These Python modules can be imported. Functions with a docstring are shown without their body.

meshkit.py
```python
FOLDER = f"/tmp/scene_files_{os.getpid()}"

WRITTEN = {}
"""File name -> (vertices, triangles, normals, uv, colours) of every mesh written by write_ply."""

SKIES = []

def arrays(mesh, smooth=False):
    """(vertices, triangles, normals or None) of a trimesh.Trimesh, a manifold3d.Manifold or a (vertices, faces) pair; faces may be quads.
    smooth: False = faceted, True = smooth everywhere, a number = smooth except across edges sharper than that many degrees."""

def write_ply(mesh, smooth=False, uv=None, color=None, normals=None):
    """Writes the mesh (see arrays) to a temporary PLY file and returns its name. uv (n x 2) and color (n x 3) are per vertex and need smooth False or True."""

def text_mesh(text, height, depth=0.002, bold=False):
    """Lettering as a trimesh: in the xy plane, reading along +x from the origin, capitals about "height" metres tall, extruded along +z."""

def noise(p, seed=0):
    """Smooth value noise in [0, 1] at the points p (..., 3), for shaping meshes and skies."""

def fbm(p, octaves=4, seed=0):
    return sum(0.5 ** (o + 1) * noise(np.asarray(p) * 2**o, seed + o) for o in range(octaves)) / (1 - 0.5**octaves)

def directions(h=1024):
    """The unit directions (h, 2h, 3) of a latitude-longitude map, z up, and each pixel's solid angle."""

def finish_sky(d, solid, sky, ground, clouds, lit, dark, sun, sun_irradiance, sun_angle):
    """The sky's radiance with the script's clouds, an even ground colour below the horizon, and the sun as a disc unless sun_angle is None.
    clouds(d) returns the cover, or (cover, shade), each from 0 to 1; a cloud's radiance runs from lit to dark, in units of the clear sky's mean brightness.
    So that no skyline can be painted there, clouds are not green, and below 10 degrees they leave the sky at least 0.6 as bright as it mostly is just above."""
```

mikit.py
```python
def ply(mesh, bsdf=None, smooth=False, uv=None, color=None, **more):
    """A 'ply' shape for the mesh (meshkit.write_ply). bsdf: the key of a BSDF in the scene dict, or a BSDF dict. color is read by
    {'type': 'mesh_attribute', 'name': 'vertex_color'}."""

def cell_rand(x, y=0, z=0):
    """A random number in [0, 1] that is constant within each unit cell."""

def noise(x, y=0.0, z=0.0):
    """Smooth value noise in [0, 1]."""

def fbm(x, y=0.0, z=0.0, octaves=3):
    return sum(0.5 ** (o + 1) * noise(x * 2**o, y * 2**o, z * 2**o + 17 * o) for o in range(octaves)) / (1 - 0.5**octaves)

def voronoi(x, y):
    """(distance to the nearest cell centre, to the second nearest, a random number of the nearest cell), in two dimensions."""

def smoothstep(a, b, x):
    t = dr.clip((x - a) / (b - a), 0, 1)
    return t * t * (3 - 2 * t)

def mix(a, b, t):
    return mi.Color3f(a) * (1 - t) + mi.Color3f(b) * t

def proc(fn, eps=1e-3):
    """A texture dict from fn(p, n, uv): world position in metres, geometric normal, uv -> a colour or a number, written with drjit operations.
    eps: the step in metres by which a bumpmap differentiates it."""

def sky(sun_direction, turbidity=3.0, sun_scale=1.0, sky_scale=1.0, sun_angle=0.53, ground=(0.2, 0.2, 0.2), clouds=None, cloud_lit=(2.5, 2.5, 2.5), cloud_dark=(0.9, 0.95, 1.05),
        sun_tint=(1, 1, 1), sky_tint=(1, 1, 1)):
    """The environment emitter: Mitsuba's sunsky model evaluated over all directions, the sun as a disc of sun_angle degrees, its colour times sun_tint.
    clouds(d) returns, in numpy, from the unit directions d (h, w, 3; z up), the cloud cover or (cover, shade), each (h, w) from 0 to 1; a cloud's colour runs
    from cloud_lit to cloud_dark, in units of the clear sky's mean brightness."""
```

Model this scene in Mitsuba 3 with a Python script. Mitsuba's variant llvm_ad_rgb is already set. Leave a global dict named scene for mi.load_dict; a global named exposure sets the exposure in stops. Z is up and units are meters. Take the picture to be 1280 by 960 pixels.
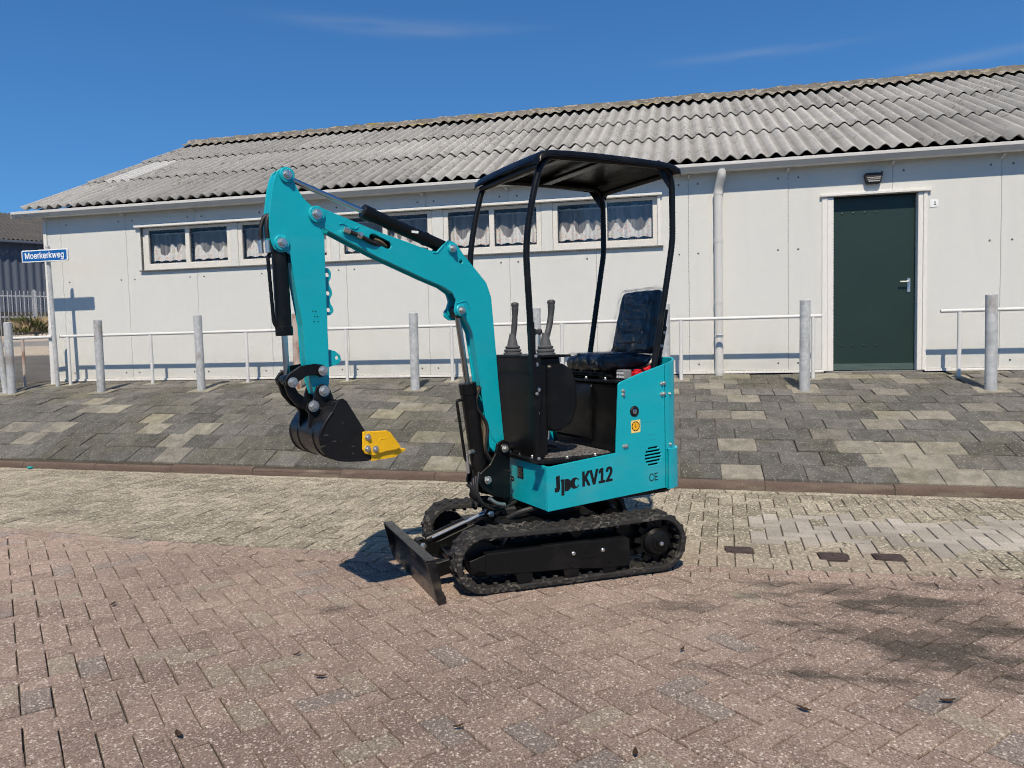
import math, random
import numpy as np, trimesh, shapely
import shapely.geometry as sg
from shapely import affinity
import mitsuba as mi, drjit as dr
import mikit, meshkit
from mikit import noise, fbm, voronoi, smoothstep, mix

random.seed(7); rng = np.random.default_rng(7)
T = mi.ScalarTransform4f
scene = {'type': 'scene'}
labels = {}

# ------------------------------------------------------------------ camera, sky, exposure
exposure = 1.70
PITCH, ROLL, EYE = 0.06123906, 0.02326681, np.array([0, 0, 1.35])
FOC = 940.0 / 1280
fw = np.array([0, math.cos(PITCH), -math.sin(PITCH)]); rx = np.array([1.0, 0, 0]); dn = np.cross(fw, rx)
dn2 = -math.sin(ROLL) * rx + math.cos(ROLL) * dn
rx2 = math.cos(ROLL) * rx + math.sin(ROLL) * dn
scene['camera'] = {'type': 'perspective', 'fov': math.degrees(2 * math.atan(0.5 / FOC)), 'fov_axis': 'x', 'near_clip': 0.05, 'far_clip': 3000.0,
                   'to_world': T().look_at(origin=EYE.tolist(), target=(EYE + fw).tolist(), up=(-dn2).tolist())}
EL, AZ = math.radians(52), math.radians(5)
SUN = [-math.sin(AZ) * math.cos(EL), -math.cos(AZ) * math.cos(EL), math.sin(EL)]

def wisps(d):
    # a few thin streaks of high cloud
    az = np.degrees(np.arctan2(d[..., 0], d[..., 1])); el = np.degrees(np.arcsin(np.clip(d[..., 2], -1, 1)))
    n1 = meshkit.fbm(np.stack([az * 0.10, el * 1.1, 0 * az], -1), 4, 3)
    c = 0 * az
    for a0, e0, la, le, tilt, k in ((18.8, 18.9, 4.6, .26, -.01, .5), (31.0, 16.6, 4.5, .28, .02, .16), (-8, 21.8, 7.0, .40, -.02, .30), (1.0, 24.6, 2.5, .25, .18, .25), (60, 25, 15, 1.5, .05, .3), (-70, 30, 18, 2, -.05, .3), (150, 35, 20, 2, .1, .3), (-150, 28, 20, 2, .0, .3)):
        c = np.maximum(c, k * np.exp(-((az - a0) / la) ** 2 - ((el - e0 - tilt * (az - a0)) / le) ** 2))
    return np.clip(c * np.clip(.35 + 2.2 * (n1 - .40), 0, 1.3), 0, .4)
scene['sky'] = mikit.sky(SUN, turbidity=2.0, clouds=wisps, cloud_lit=(2.2, 2.3, 2.4), sky_tint=(0.53, 0.99, 1.36), sky_scale=0.72, sun_tint=(0.955, 1.0, 1.085))

def inview(P, m=0.02):
    q = np.asarray(P, float) - EYE
    x, y, z = q @ rx2, q @ dn2, q @ fw
    return (z > 0.2) & (np.abs(FOC * x / np.maximum(z, .01)) < 0.5 + m) & (np.abs(FOC * y / np.maximum(z, .01)) < 0.375 + m)

# ------------------------------------------------------------------ materials
def bsdf(key, base, rough=0.5, spec=0.5, bump=None, bscale=1.0, **kw):
    if callable(base): base = mikit.proc(base)
    elif not isinstance(base, dict): base = {'type': 'rgb', 'value': list(base)}
    if callable(rough): rough = mikit.proc(rough)
    b = {'type': 'principled', 'base_color': base, 'roughness': rough, 'specular': spec, **kw}
    if bump is not None: b = {'type': 'bumpmap', 'arbitrary': mikit.proc(bump), 'scale': bscale, 'bsdf': b}
    scene[key] = {'type': 'twosided', 'bsdf': b}
    return key

def F3(v): return mi.Color3f(*v)

# paving: uv.x = tone of the piece, uv.y = kind of the piece
def speck(p, s, lo, hi):
    d1, d2, r = voronoi(p.x * s + p.z * 31, p.y * s)
    return smoothstep(lo, hi, r) * smoothstep(0.62, 0.30, d1)

AL = (math.cos(-0.21981646), math.sin(-0.21981646)); NV = (-AL[1], AL[0])
def an(p): return p.x * AL[0] + p.y * AL[1], p.x * NV[0] + p.y * NV[1]

def road_col(p, n, uv):
    a, w = an(p)
    t = fbm(p.x * 1.3, p.y * 1.3, 2.0, 4)
    base = mix((0.200, 0.148, 0.119), (0.270, 0.202, 0.163), uv.x)
    base = mix(base, (0.25, 0.215, 0.165), 0.8 * smoothstep(0.93, 0.96, uv.y))     # the odd yellowish brick
    base = mix(base, (0.19, 0.165, 0.145), 0.8 * smoothstep(0.06, 0.03, uv.y))
    base = base * (0.70 + 0.50 * t) * (0.78 + 0.42 * fbm(p.x * 0.55 + 3, p.y * 0.55, 7.0, 3))
    fine = noise(p.x * 260, p.y * 260, p.z * 260)
    base = base * (0.72 + 0.5 * fine)
    base = mix(base, (0.60, 0.52, 0.44), 0.45 * speck(p, 150.0, 0.62, 0.85))
    base = mix(base, (0.045, 0.035, 0.03), 0.5 * speck(p + 3.3, 130.0, 0.70, 0.85))
    base = mix(base, (0.66, 0.60, 0.52), 0.65 * speck(p + 7.7, 95.0, 0.89, 0.95))
    # darker, streaky patch on the right, uneven from brick to brick
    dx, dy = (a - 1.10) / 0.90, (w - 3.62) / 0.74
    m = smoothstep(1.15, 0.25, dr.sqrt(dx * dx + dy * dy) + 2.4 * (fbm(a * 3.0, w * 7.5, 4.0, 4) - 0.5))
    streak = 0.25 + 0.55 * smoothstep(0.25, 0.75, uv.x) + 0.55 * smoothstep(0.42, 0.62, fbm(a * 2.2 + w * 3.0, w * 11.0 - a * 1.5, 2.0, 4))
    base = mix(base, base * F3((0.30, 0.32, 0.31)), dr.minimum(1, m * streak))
    dx, dy = (a + 1.72) / 0.10, (w - 3.45) / 0.08
    m2 = smoothstep(1.2, 0.3, dr.sqrt(dx * dx + dy * dy) + 1.0 * (fbm(a * 9, w * 12, 8.0, 3) - 0.5))
    base = base * (1 - 0.4 * m2)
    return base

def yellow_col(p, n, uv):
    a, w = an(p)
    base = mix((0.175, 0.160, 0.120), (0.290, 0.266, 0.205), uv.x)
    base = mix(base, mix((0.25, 0.232, 0.198), (0.335, 0.312, 0.27), uv.x), smoothstep(0.4, 0.6, uv.y))          # paler, smooth replacement bricks
    rough = 1 - smoothstep(0.4, 0.6, uv.y)
    base = base * (0.62 + 0.78 * fbm(p.x * 2.6, p.y * 2.6, 5.0, 5))
    base = base * (0.74 + 0.5 * noise(p.x * 240, p.y * 240, 0))
    base = mix(base, (0.09, 0.08, 0.055), 0.75 * rough * speck(p, 70.0, 0.60, 0.82))
    base = mix(base, (0.56, 0.51, 0.40), 0.7 * rough * speck(p + 5.1, 60.0, 0.72, 0.88))
    wear = smoothstep(0.45, 0.75, fbm(a * 0.9, w * 1.5, 9.0, 3)) * smoothstep(5.4, 4.5, w)
    return mix(base, (0.30, 0.24, 0.19), 0.45 * wear)

def tile_col(p, n, uv):
    base = mix((0.076, 0.075, 0.068), (0.122, 0.119, 0.108), uv.x)
    base = mix(base, (0.240, 0.226, 0.182), uv.y)
    moss = smoothstep(0.45, 0.7, fbm(p.x * 2.1, p.y * 2.1, 3.0, 4))
    base = mix(base, base * F3((0.86, 0.86, 0.76)), moss)
    base = base * (0.62 + 0.75 * fbm(p.x * 14, p.y * 14, 1.0, 4))
    base = base * (0.75 + 0.5 * noise(p.x * 190, p.y * 190, p.z * 190))
    return mix(base, (0.36, 0.34, 0.29), 0.5 * speck(p, 70.0, 0.86, 0.95))

def grit(p, n, uv): return 0.0022 * noise(p.x * 210, p.y * 210, p.z * 210) + 0.003 * fbm(p.x * 45, p.y * 45, 0, 2)
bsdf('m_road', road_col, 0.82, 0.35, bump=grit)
bsdf('m_yellow', yellow_col, 0.85, 0.3, bump=grit)
bsdf('m_tile', tile_col, 0.85, 0.3, bump=grit)
def kerb_col(p, n, uv):
    b = mix((0.092, 0.066, 0.054), (0.155, 0.115, 0.092), fbm(p.x * 5, p.y * 5, p.z * 20, 4))
    b = mix(b, (0.20, 0.17, 0.13), 0.8 * smoothstep(0.55, 0.75, fbm(p.x * 2.2, p.y * 2.2, p.z * 9, 3)))
    return b * (0.75 + 0.5 * noise(p.x * 150, p.y * 150, p.z * 150))
bsdf('m_kerb', kerb_col, 0.9, 0.2, bump=grit)
def ground_col(p, n, uv):
    a, w = an(p)
    g = fbm(p.x * 3, p.y * 3, 0, 4)
    sand = mix((0.045, 0.039, 0.030), (0.085, 0.073, 0.055), g)
    asph = mix((0.055, 0.055, 0.054), (0.09, 0.088, 0.083), g)
    tan = mix((0.21, 0.185, 0.15), (0.27, 0.24, 0.195), g)
    e = 0.5 * (noise(a * 0.7, w * 0.7, 0) - 0.5)
    far = mix(asph, tan, smoothstep(15.6, 16.2, w + e))
    far = mix(far, asph * 1.9, smoothstep(19.4, 19.8, w + e) * smoothstep(23.2, 22.8, w + e))
    grass = mix((0.05, 0.06, 0.025), (0.10, 0.10, 0.05), g)
    far = mix(far, grass, smoothstep(60, 66, w))
    c = mix(sand, far, smoothstep(10.3, 10.5, w))
    return c * (0.8 + 0.4 * noise(p.x * 120, p.y * 120, 0))
bsdf('m_ground', ground_col, 0.95, 0.2)

def panel_col(p, n, uv):
    g = fbm(p.x * 0.7, p.y * 0.7, p.z * 0.35, 4)
    c = mix((0.588, 0.598, 0.568), (0.62, 0.63, 0.598), g)
    drip = fbm(p.x * 9, p.y * 9, p.z * 0.7, 3)
    c = c * (1 - 0.02 * smoothstep(0.5, 0.75, drip))
    low = smoothstep(1.30, 0.84, p.z + 0.25 * (fbm(p.x * 6, p.y * 6, 1.0, 3) - 0.5)) * fbm(p.x * 4, p.y * 4, p.z * 6, 4)
    return mix(c, (0.34, 0.33, 0.27), 0.5 * low)
bsdf('m_panel', panel_col, 0.55, 0.4)
bsdf('m_white', (0.70, 0.69, 0.65), 0.45, 0.4)
bsdf('m_whitewood', lambda p, n, uv: mix((0.60, 0.585, 0.53), (0.69, 0.68, 0.63), fbm(p.x * 6, p.y * 6, p.z * 3, 3)), 0.5, 0.4)
bsdf('m_gap', (0.16, 0.16, 0.155), 0.8, 0.2)
bsdf('m_screw', (0.12, 0.12, 0.115), 0.4, 0.5, metallic=0.5)
bsdf('m_dark', (0.03, 0.03, 0.03), 0.6, 0.3)
def galv(p, n, uv):
    d1, d2, r = voronoi((p.x + p.y) * 40, p.z * 28)
    c = mix((0.38, 0.40, 0.405), (0.50, 0.515, 0.515), r)
    c = c * (0.8 + 0.4 * fbm(p.x * 9, p.y * 9, p.z * 4, 3))
    return mix(c, (0.22, 0.15, 0.10), 0.5 * smoothstep(0.62, 0.8, fbm(p.x * 7, p.y * 7, p.z * 2.5, 4)))
bsdf('m_galv', galv, 0.5, 0.5, metallic=0.08)
bsdf('m_railpaint', lambda p, n, uv: mix((0.55, 0.56, 0.55), (0.70, 0.70, 0.68), fbm(p.x * 5, p.y * 5, p.z * 3, 3)), 0.5, 0.4)
bsdf('m_rusty', lambda p, n, uv: mix((0.44, 0.38, 0.33), (0.25, 0.12, 0.07), smoothstep(0.45, 0.7, fbm(p.x * 12, p.y * 12, p.z * 4, 4))), 0.7, 0.3)
bsdf('m_pvc', lambda p, n, uv: mix((0.52, 0.52, 0.50), (0.60, 0.60, 0.575), fbm(p.x * 4, p.y * 4, p.z * 2, 3)), 0.4, 0.5)
def roof_col(p, n, uv):
    # uv.y = 0 in the troughs, 1 on the crests (2 more on a translucent sheet), uv.x = tone of the sheet
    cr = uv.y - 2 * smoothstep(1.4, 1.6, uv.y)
    g = fbm(p.x * 1.1, p.y * 1.1, p.z * 1.1, 4)
    c = mix((0.25, 0.25, 0.238), (0.315, 0.315, 0.298), g) * (0.82 + 0.36 * uv.x)
    c = c * (0.80 + 0.38 * fbm(p.x * 12, p.y * 4, p.z * 4, 3))
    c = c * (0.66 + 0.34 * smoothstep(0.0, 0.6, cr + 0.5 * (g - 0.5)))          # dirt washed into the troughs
    sp = smoothstep(0.62, 0.74, noise(p.x * 26, p.y * 26, p.z * 26)) * smoothstep(0.48, 0.68, fbm(p.x * 2.3, p.y * 2.3, 3, 3))
    c = mix(c, (0.09, 0.088, 0.075), 0.6 * sp)
    return mix(c, (0.46, 0.47, 0.46), 0.8 * smoothstep(1.4, 1.6, uv.y))
bsdf('m_roof', roof_col, 0.9, 0.25, bump=lambda p, n, uv: 0.002 * fbm(p.x * 60, p.y * 60, p.z * 60, 2))
def ridge_col(p, n, uv):
    c = mix((0.075, 0.070, 0.058), (0.24, 0.22, 0.185), fbm(p.x * 9, p.y * 9, p.z * 9, 4))
    c = mix(c, (0.34, 0.315, 0.265), 0.7 * smoothstep(0.62, 0.72, noise(p.x * 19, p.y * 19, p.z * 19)))
    return mix(c, (0.30, 0.22, 0.03), 0.7 * smoothstep(0.66, 0.78, fbm(p.x * 1.9 + 4, p.y * 1.9, p.z * 6, 3)))
bsdf('m_ridge', ridge_col, 0.95, 0.2)
bsdf('m_door', lambda p, n, uv: mix((0.010, 0.026, 0.019), (0.014, 0.033, 0.025), fbm(p.x * 2, p.y * 2, p.z * 2, 3)), 0.4, 0.5)
bsdf('m_kick', lambda p, n, uv: mix((0.06, 0.10, 0.085), (0.12, 0.16, 0.14), fbm(p.x * 9, p.y * 9, p.z * 30, 3)), 0.4, 0.5, metallic=0.3)
bsdf('m_chrome', (0.62, 0.62, 0.62), 0.16, 0.5, metallic=1.0)
bsdf('m_zinc', (0.60, 0.60, 0.57), 0.33, 0.5, metallic=0.9)
bsdf('m_alu', (0.62, 0.63, 0.63), 0.3, 0.5, metallic=0.8)
scene['m_glass'] = {'type': 'thindielectric', 'int_ior': 1.32}
scene['m_sheer'] = {'type': 'mask', 'opacity': mikit.proc(lambda p, n, uv: 0.14 + 0.20 * noise(uv.x * 30, 0, 0)), 'bsdf': {'type': 'twosided', 'bsdf': {'type': 'diffuse', 'reflectance': {'type': 'rgb', 'value': [0.75, 0.75, 0.75]}}}}
def lace(p, n, uv):
    c = F3((0.66, 0.66, 0.63)) * (0.86 + 0.14 * noise(uv.x * 160, uv.y * 160, 0))
    d1, d2, r = voronoi(uv.x * 11, uv.y * 11)
    fl = smoothstep(0.36, 0.22, d1) * smoothstep(0.35, 0.45, r)
    c = mix(c, (0.62, 0.30, 0.22), 0.75 * fl * smoothstep(0.78, 0.8, r))
    c = mix(c, (0.50, 0.42, 0.28), 0.6 * fl * smoothstep(0.6, 0.62, r) * (1 - smoothstep(0.78, 0.8, r)))
    return mix(c, (0.40, 0.40, 0.36), 0.45 * fl * (1 - smoothstep(0.6, 0.62, r)))
bsdf('m_lace', lace, 0.9, 0.1)
# excavator
def teal_col(p, n, uv):
    c = F3((0.002, 0.365, 0.435)) * (0.94 + 0.10 * fbm(p.x * 3, p.y * 3, p.z * 3, 3))
    dust = smoothstep(0.45, 0.8, fbm(p.x * 5, p.y * 5, p.z * 11, 4)) * (0.25 + 0.75 * smoothstep(0.75, 0.42, p.z))
    c = mix(c, (0.23, 0.34, 0.36), 0.16 * dust)
    scr = smoothstep(0.80, 0.86, noise(p.x * 19 + p.z * 3, p.y * 19, p.z * 190)) * smoothstep(0.62, 0.72, noise(p.x * 2.7, p.y * 2.7, p.z * 2.7))
    return mix(c, (0.02, 0.16, 0.19), 0.5 * scr)
def dusty_r(p, n, uv): return 0.30 + 0.14 * fbm(p.x * 14, p.y * 14, p.z * 14, 3)
bsdf('m_teal', teal_col, dusty_r, 0.45, bump=lambda p, n, uv: 0.0003 * fbm(p.x * 120, p.y * 120, p.z * 120, 2), clearcoat=0.35, clearcoat_gloss=0.85)
def black_col(p, n, uv):
    d = smoothstep(0.5, 0.75, fbm(p.x * 9, p.y * 9, p.z * 9, 4))
    return mix((0.005, 0.0055, 0.006), (0.014, 0.0135, 0.0125), 0.6 * d)
bsdf('m_black', black_col, lambda p, n, uv: 0.24 + 0.20 * fbm(p.x * 17, p.y * 17, p.z * 17, 3), 0.26)
def bucket_col(p, n, uv):
    c = mix((0.005, 0.0055, 0.0065), (0.012, 0.0125, 0.0135), fbm(p.x * 12, p.y * 12, p.z * 12, 4))
    return mix(c, (0.16, 0.15, 0.14), 0.35 * smoothstep(0.74, 0.82, fbm(p.x * 26, p.y * 26, p.z * 60, 3)))
bsdf('m_bucket', bucket_col, lambda p, n, uv: 0.22 + 0.22 * fbm(p.x * 17, p.y * 17, p.z * 17, 3), 0.32)
def blade_col(p, n, uv):
    c = mix((0.006, 0.0065, 0.0075), (0.016, 0.016, 0.016), fbm(p.x * 8, p.y * 8, p.z * 8, 4))
    return mix(c, (0.13, 0.10, 0.075), 0.75 * smoothstep(0.30, 0.70, fbm(p.x * 7, p.y * 7, p.z * 7, 4)) * smoothstep(0.135, 0.095, p.z))
bsdf('m_blade', blade_col, 0.30, 0.32)
def rubber_col(p, n, uv):
    c = mix((0.012, 0.012, 0.012), (0.030, 0.029, 0.027), fbm(p.x * 22, p.y * 22, p.z * 22, 4))
    return mix(c, (0.17, 0.155, 0.13), 0.55 * smoothstep(0.56, 0.72, noise(p.x * 70, p.y * 70, p.z * 70)) * smoothstep(0.35, 0.65, fbm(p.x * 6, p.y * 6, p.z * 6, 3)))
bsdf('m_rubber', rubber_col, 0.72, 0.35, bump=lambda p, n, uv: 0.004 * fbm(p.x * 70, p.y * 70, p.z * 70, 3))
bsdf('m_hose', (0.016, 0.016, 0.016), 0.5, 0.4)
bsdf('m_hosetan', (0.13, 0.10, 0.06), 0.6, 0.4)
bsdf('m_yellowpaint', lambda p, n, uv: F3((0.80, 0.45, 0.008)) * (0.9 + 0.15 * fbm(p.x * 20, p.y * 20, p.z * 20, 3)), 0.38, 0.5)
bsdf('m_vinyl', (0.008, 0.009, 0.012), 0.35, 0.25, bump=lambda p, n, uv: 0.012 * fbm(p.x * 26, p.y * 26, p.z * 13, 3))
scene['m_film'] = {'type': 'bumpmap', 'arbitrary': mikit.proc(lambda p, n, uv: 0.03 * fbm(p.x * 24, p.y * 24 + p.z * 5, p.z * 11, 3)), 'bsdf': {'type': 'thindielectric', 'int_ior': 1.27}}
bsdf('m_grip', (0.05, 0.052, 0.055), 0.55, 0.4)
bsdf('m_boot', (0.085, 0.088, 0.092), 0.6, 0.35)
bsdf('m_red', (0.55, 0.012, 0.02), 0.35, 0.5)
bsdf('m_sticker', (0.80, 0.42, 0.015), 0.4, 0.5)
bsdf('m_stickerpale', (0.80, 0.62, 0.20), 0.4, 0.5)
bsdf('m_print', (0.008, 0.008, 0.010), 0.5, 0.3)
bsdf('m_mat', lambda p, n, uv: mix((0.045, 0.043, 0.042), (0.12, 0.115, 0.11), smoothstep(0.40, 0.52, noise(p.x * 130, p.y * 130, 0))), 0.7, 0.3)
bsdf('m_signblue', (0.005, 0.105, 0.36), 0.35, 0.5)
bsdf('m_signwhite', (0.78, 0.80, 0.80), 0.4, 0.5)
bsdf('m_shedroof', lambda p, n, uv: mix((0.05, 0.05, 0.047), (0.085, 0.08, 0.074), fbm(p.x, p.y, p.z * 4, 4)), 0.8, 0.3)
bsdf('m_shedwall', lambda p, n, uv: mix((0.075, 0.092, 0.125), (0.10, 0.118, 0.15), fbm(p.x * 0.8, p.y * 0.8, p.z * 0.4, 3)), 0.55, 0.4)
bsdf('m_dry', lambda p, n, uv: mix((0.10, 0.11, 0.04), (0.36, 0.28, 0.17), smoothstep(0.35, 0.6, noise(p.x * 3, p.y * 3, p.z * 3))), 0.9, 0.2)
bsdf('m_iron', lambda p, n, uv: mix((0.035, 0.024, 0.022), (0.075, 0.055, 0.05), fbm(p.x * 40, p.y * 40, 0, 3)), 0.7, 0.4)
bsdf('m_leaf', (0.05, 0.032, 0.02), 0.8, 0.2)
bsdf('m_tealbit', (0.01, 0.36, 0.36), 0.5, 0.4)
bsdf('m_lampglass', (0.42, 0.40, 0.35), 0.3, 0.5)
bsdf('m_clearbox', (0.20, 0.20, 0.20), 0.2, 0.5)

# ------------------------------------------------------------------ mesh helpers
cat = trimesh.util.concatenate
def tri(v, f): return trimesh.Trimesh(np.asarray(v, float), np.asarray(f, int), process=False)
def box(x0, x1, y0, y1, z0, z1, b=0.0):
    if b <= 0:
        m = trimesh.creation.box((x1 - x0, y1 - y0, z1 - z0)); m.apply_translation(((x0 + x1) / 2, (y0 + y1) / 2, (z0 + z1) / 2)); return m
    P = []
    for sx in (0, 1):
        for sy in (0, 1):
            for sz in (0, 1):
                X, Y, Z = (x0, x1)[sx], (y0, y1)[sy], (z0, z1)[sz]
                ix, iy, iz = b * (1 - 2 * sx), b * (1 - 2 * sy), b * (1 - 2 * sz)
                P += [(X + ix, Y + iy, Z), (X + ix, Y, Z + iz), (X, Y + iy, Z + iz)]
    return trimesh.convex.convex_hull(np.array(P))
def frame_of(t):
    t = np.asarray(t, float) / np.linalg.norm(t)
    a = np.cross(t, [0, 0, 1.0] if abs(t[2]) < 0.9 else [1.0, 0, 0]); a /= np.linalg.norm(a)
    return t, a, np.cross(t, a)
def lathe(p0, axis, prof, n=24):
    t, a, b = frame_of(axis); p0 = np.asarray(p0, float)
    ang = np.arange(n) * 2 * np.pi / n
    V = []; Fc = []
    for r, h in prof:
        V += [p0 + t * h + r * (math.cos(q) * a + math.sin(q) * b) for q in ang]
    for i in range(len(prof) - 1):
        for j in range(n):
            k = (j + 1) % n
            Fc += [[i * n + j, i * n + k, (i + 1) * n + k], [i * n + j, (i + 1) * n + k, (i + 1) * n + j]]
    c0 = len(V); V += [p0 + t * prof[0][1], p0 + t * prof[-1][1]]; l = (len(prof) - 1) * n
    for j in range(n):
        k = (j + 1) % n
        Fc += [[c0, k, j], [c0 + 1, l + j, l + k]]
    return tri(V, Fc)
def cyl(p0, p1, r, n=20, b=0.0):
    p0, p1 = np.asarray(p0, float), np.asarray(p1, float); L = np.linalg.norm(p1 - p0)
    pr = [(r, 0), (r, L)] if b <= 0 else [(r - b, 0), (r, b), (r, L - b), (r - b, L)]
    return lathe(p0, p1 - p0, pr, n)
def fillet(pts, r=0.05, k=6):
    P = [np.asarray(p, float) for p in pts]; out = [P[0]]
    for i in range(1, len(P) - 1):
        a, b, c = P[i - 1], P[i], P[i + 1]
        d1, d2 = np.linalg.norm(a - b), np.linalg.norm(c - b); q = min(r, 0.45 * d1, 0.45 * d2)
        s, e = b + (a - b) / d1 * q, b + (c - b) / d2 * q
        for t in np.linspace(0, 1, k): out.append((1 - t) ** 2 * s + 2 * t * (1 - t) * b + t * t * e)
    return out + [P[-1]]
def spline(pts, k=8):
    P = np.array(pts, float); P = np.vstack([2 * P[0] - P[1], P, 2 * P[-1] - P[-2]]); out = []
    for i in range(1, len(P) - 2):
        for t in np.arange(k) / k:
            out.append(0.5 * ((2 * P[i]) + (P[i + 1] - P[i - 1]) * t + (2 * P[i - 1] - 5 * P[i] + 4 * P[i + 1] - P[i + 2]) * t * t + (3 * P[i] - P[i - 1] - 3 * P[i + 1] + P[i + 2]) * t ** 3))
    return out + [P[-2]]
def tube(pts, r, n=12, squash=1.0):
    P = np.array(pts, float); t = np.gradient(P, axis=0); t /= np.linalg.norm(t, axis=1, keepdims=True)
    _, a, b = frame_of(t[0]); V = []
    rr = np.broadcast_to(r, (len(P),))
    for i in range(len(P)):
        a = a - t[i] * (a @ t[i]); a /= np.linalg.norm(a); b = np.cross(t[i], a)
        for j in range(n):
            q = 2 * np.pi * (j + .5) / n; V.append(P[i] + rr[i] * (math.cos(q) * a + squash * math.sin(q) * b))
    Fc = []
    for i in range(len(P) - 1):
        for j in range(n):
            k = (j + 1) % n; Fc += [[i * n + j, i * n + k, (i + 1) * n + k], [i * n + j, (i + 1) * n + k, (i + 1) * n + j]]
    c = len(V); V += [P[0], P[-1]]; l = (len(P) - 1) * n
    for j in range(n): Fc += [[c, (j + 1) % n, j], [c + 1, l + j, l + (j + 1) % n]]
    return tri(V, Fc)
def rnd(poly, r): return poly.buffer(r, quad_segs=5).buffer(-2 * r, quad_segs=5).buffer(r, quad_segs=5)
def ring_inset(P, b):
    n = len(P); a = np.roll(P, 1, 0); c = np.roll(P, -1, 0)
    d1 = P - a; d2 = c - P
    d1 /= np.maximum(np.linalg.norm(d1, axis=1, keepdims=True), 1e-9); d2 /= np.maximum(np.linalg.norm(d2, axis=1, keepdims=True), 1e-9)
    n1 = np.stack([-d1[:, 1], d1[:, 0]], 1); n2 = np.stack([-d2[:, 1], d2[:, 0]], 1)
    m = n1 + n2; m /= np.maximum((m * m).sum(1, keepdims=True) / 2, 0.3)
    return P + m * b
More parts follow.
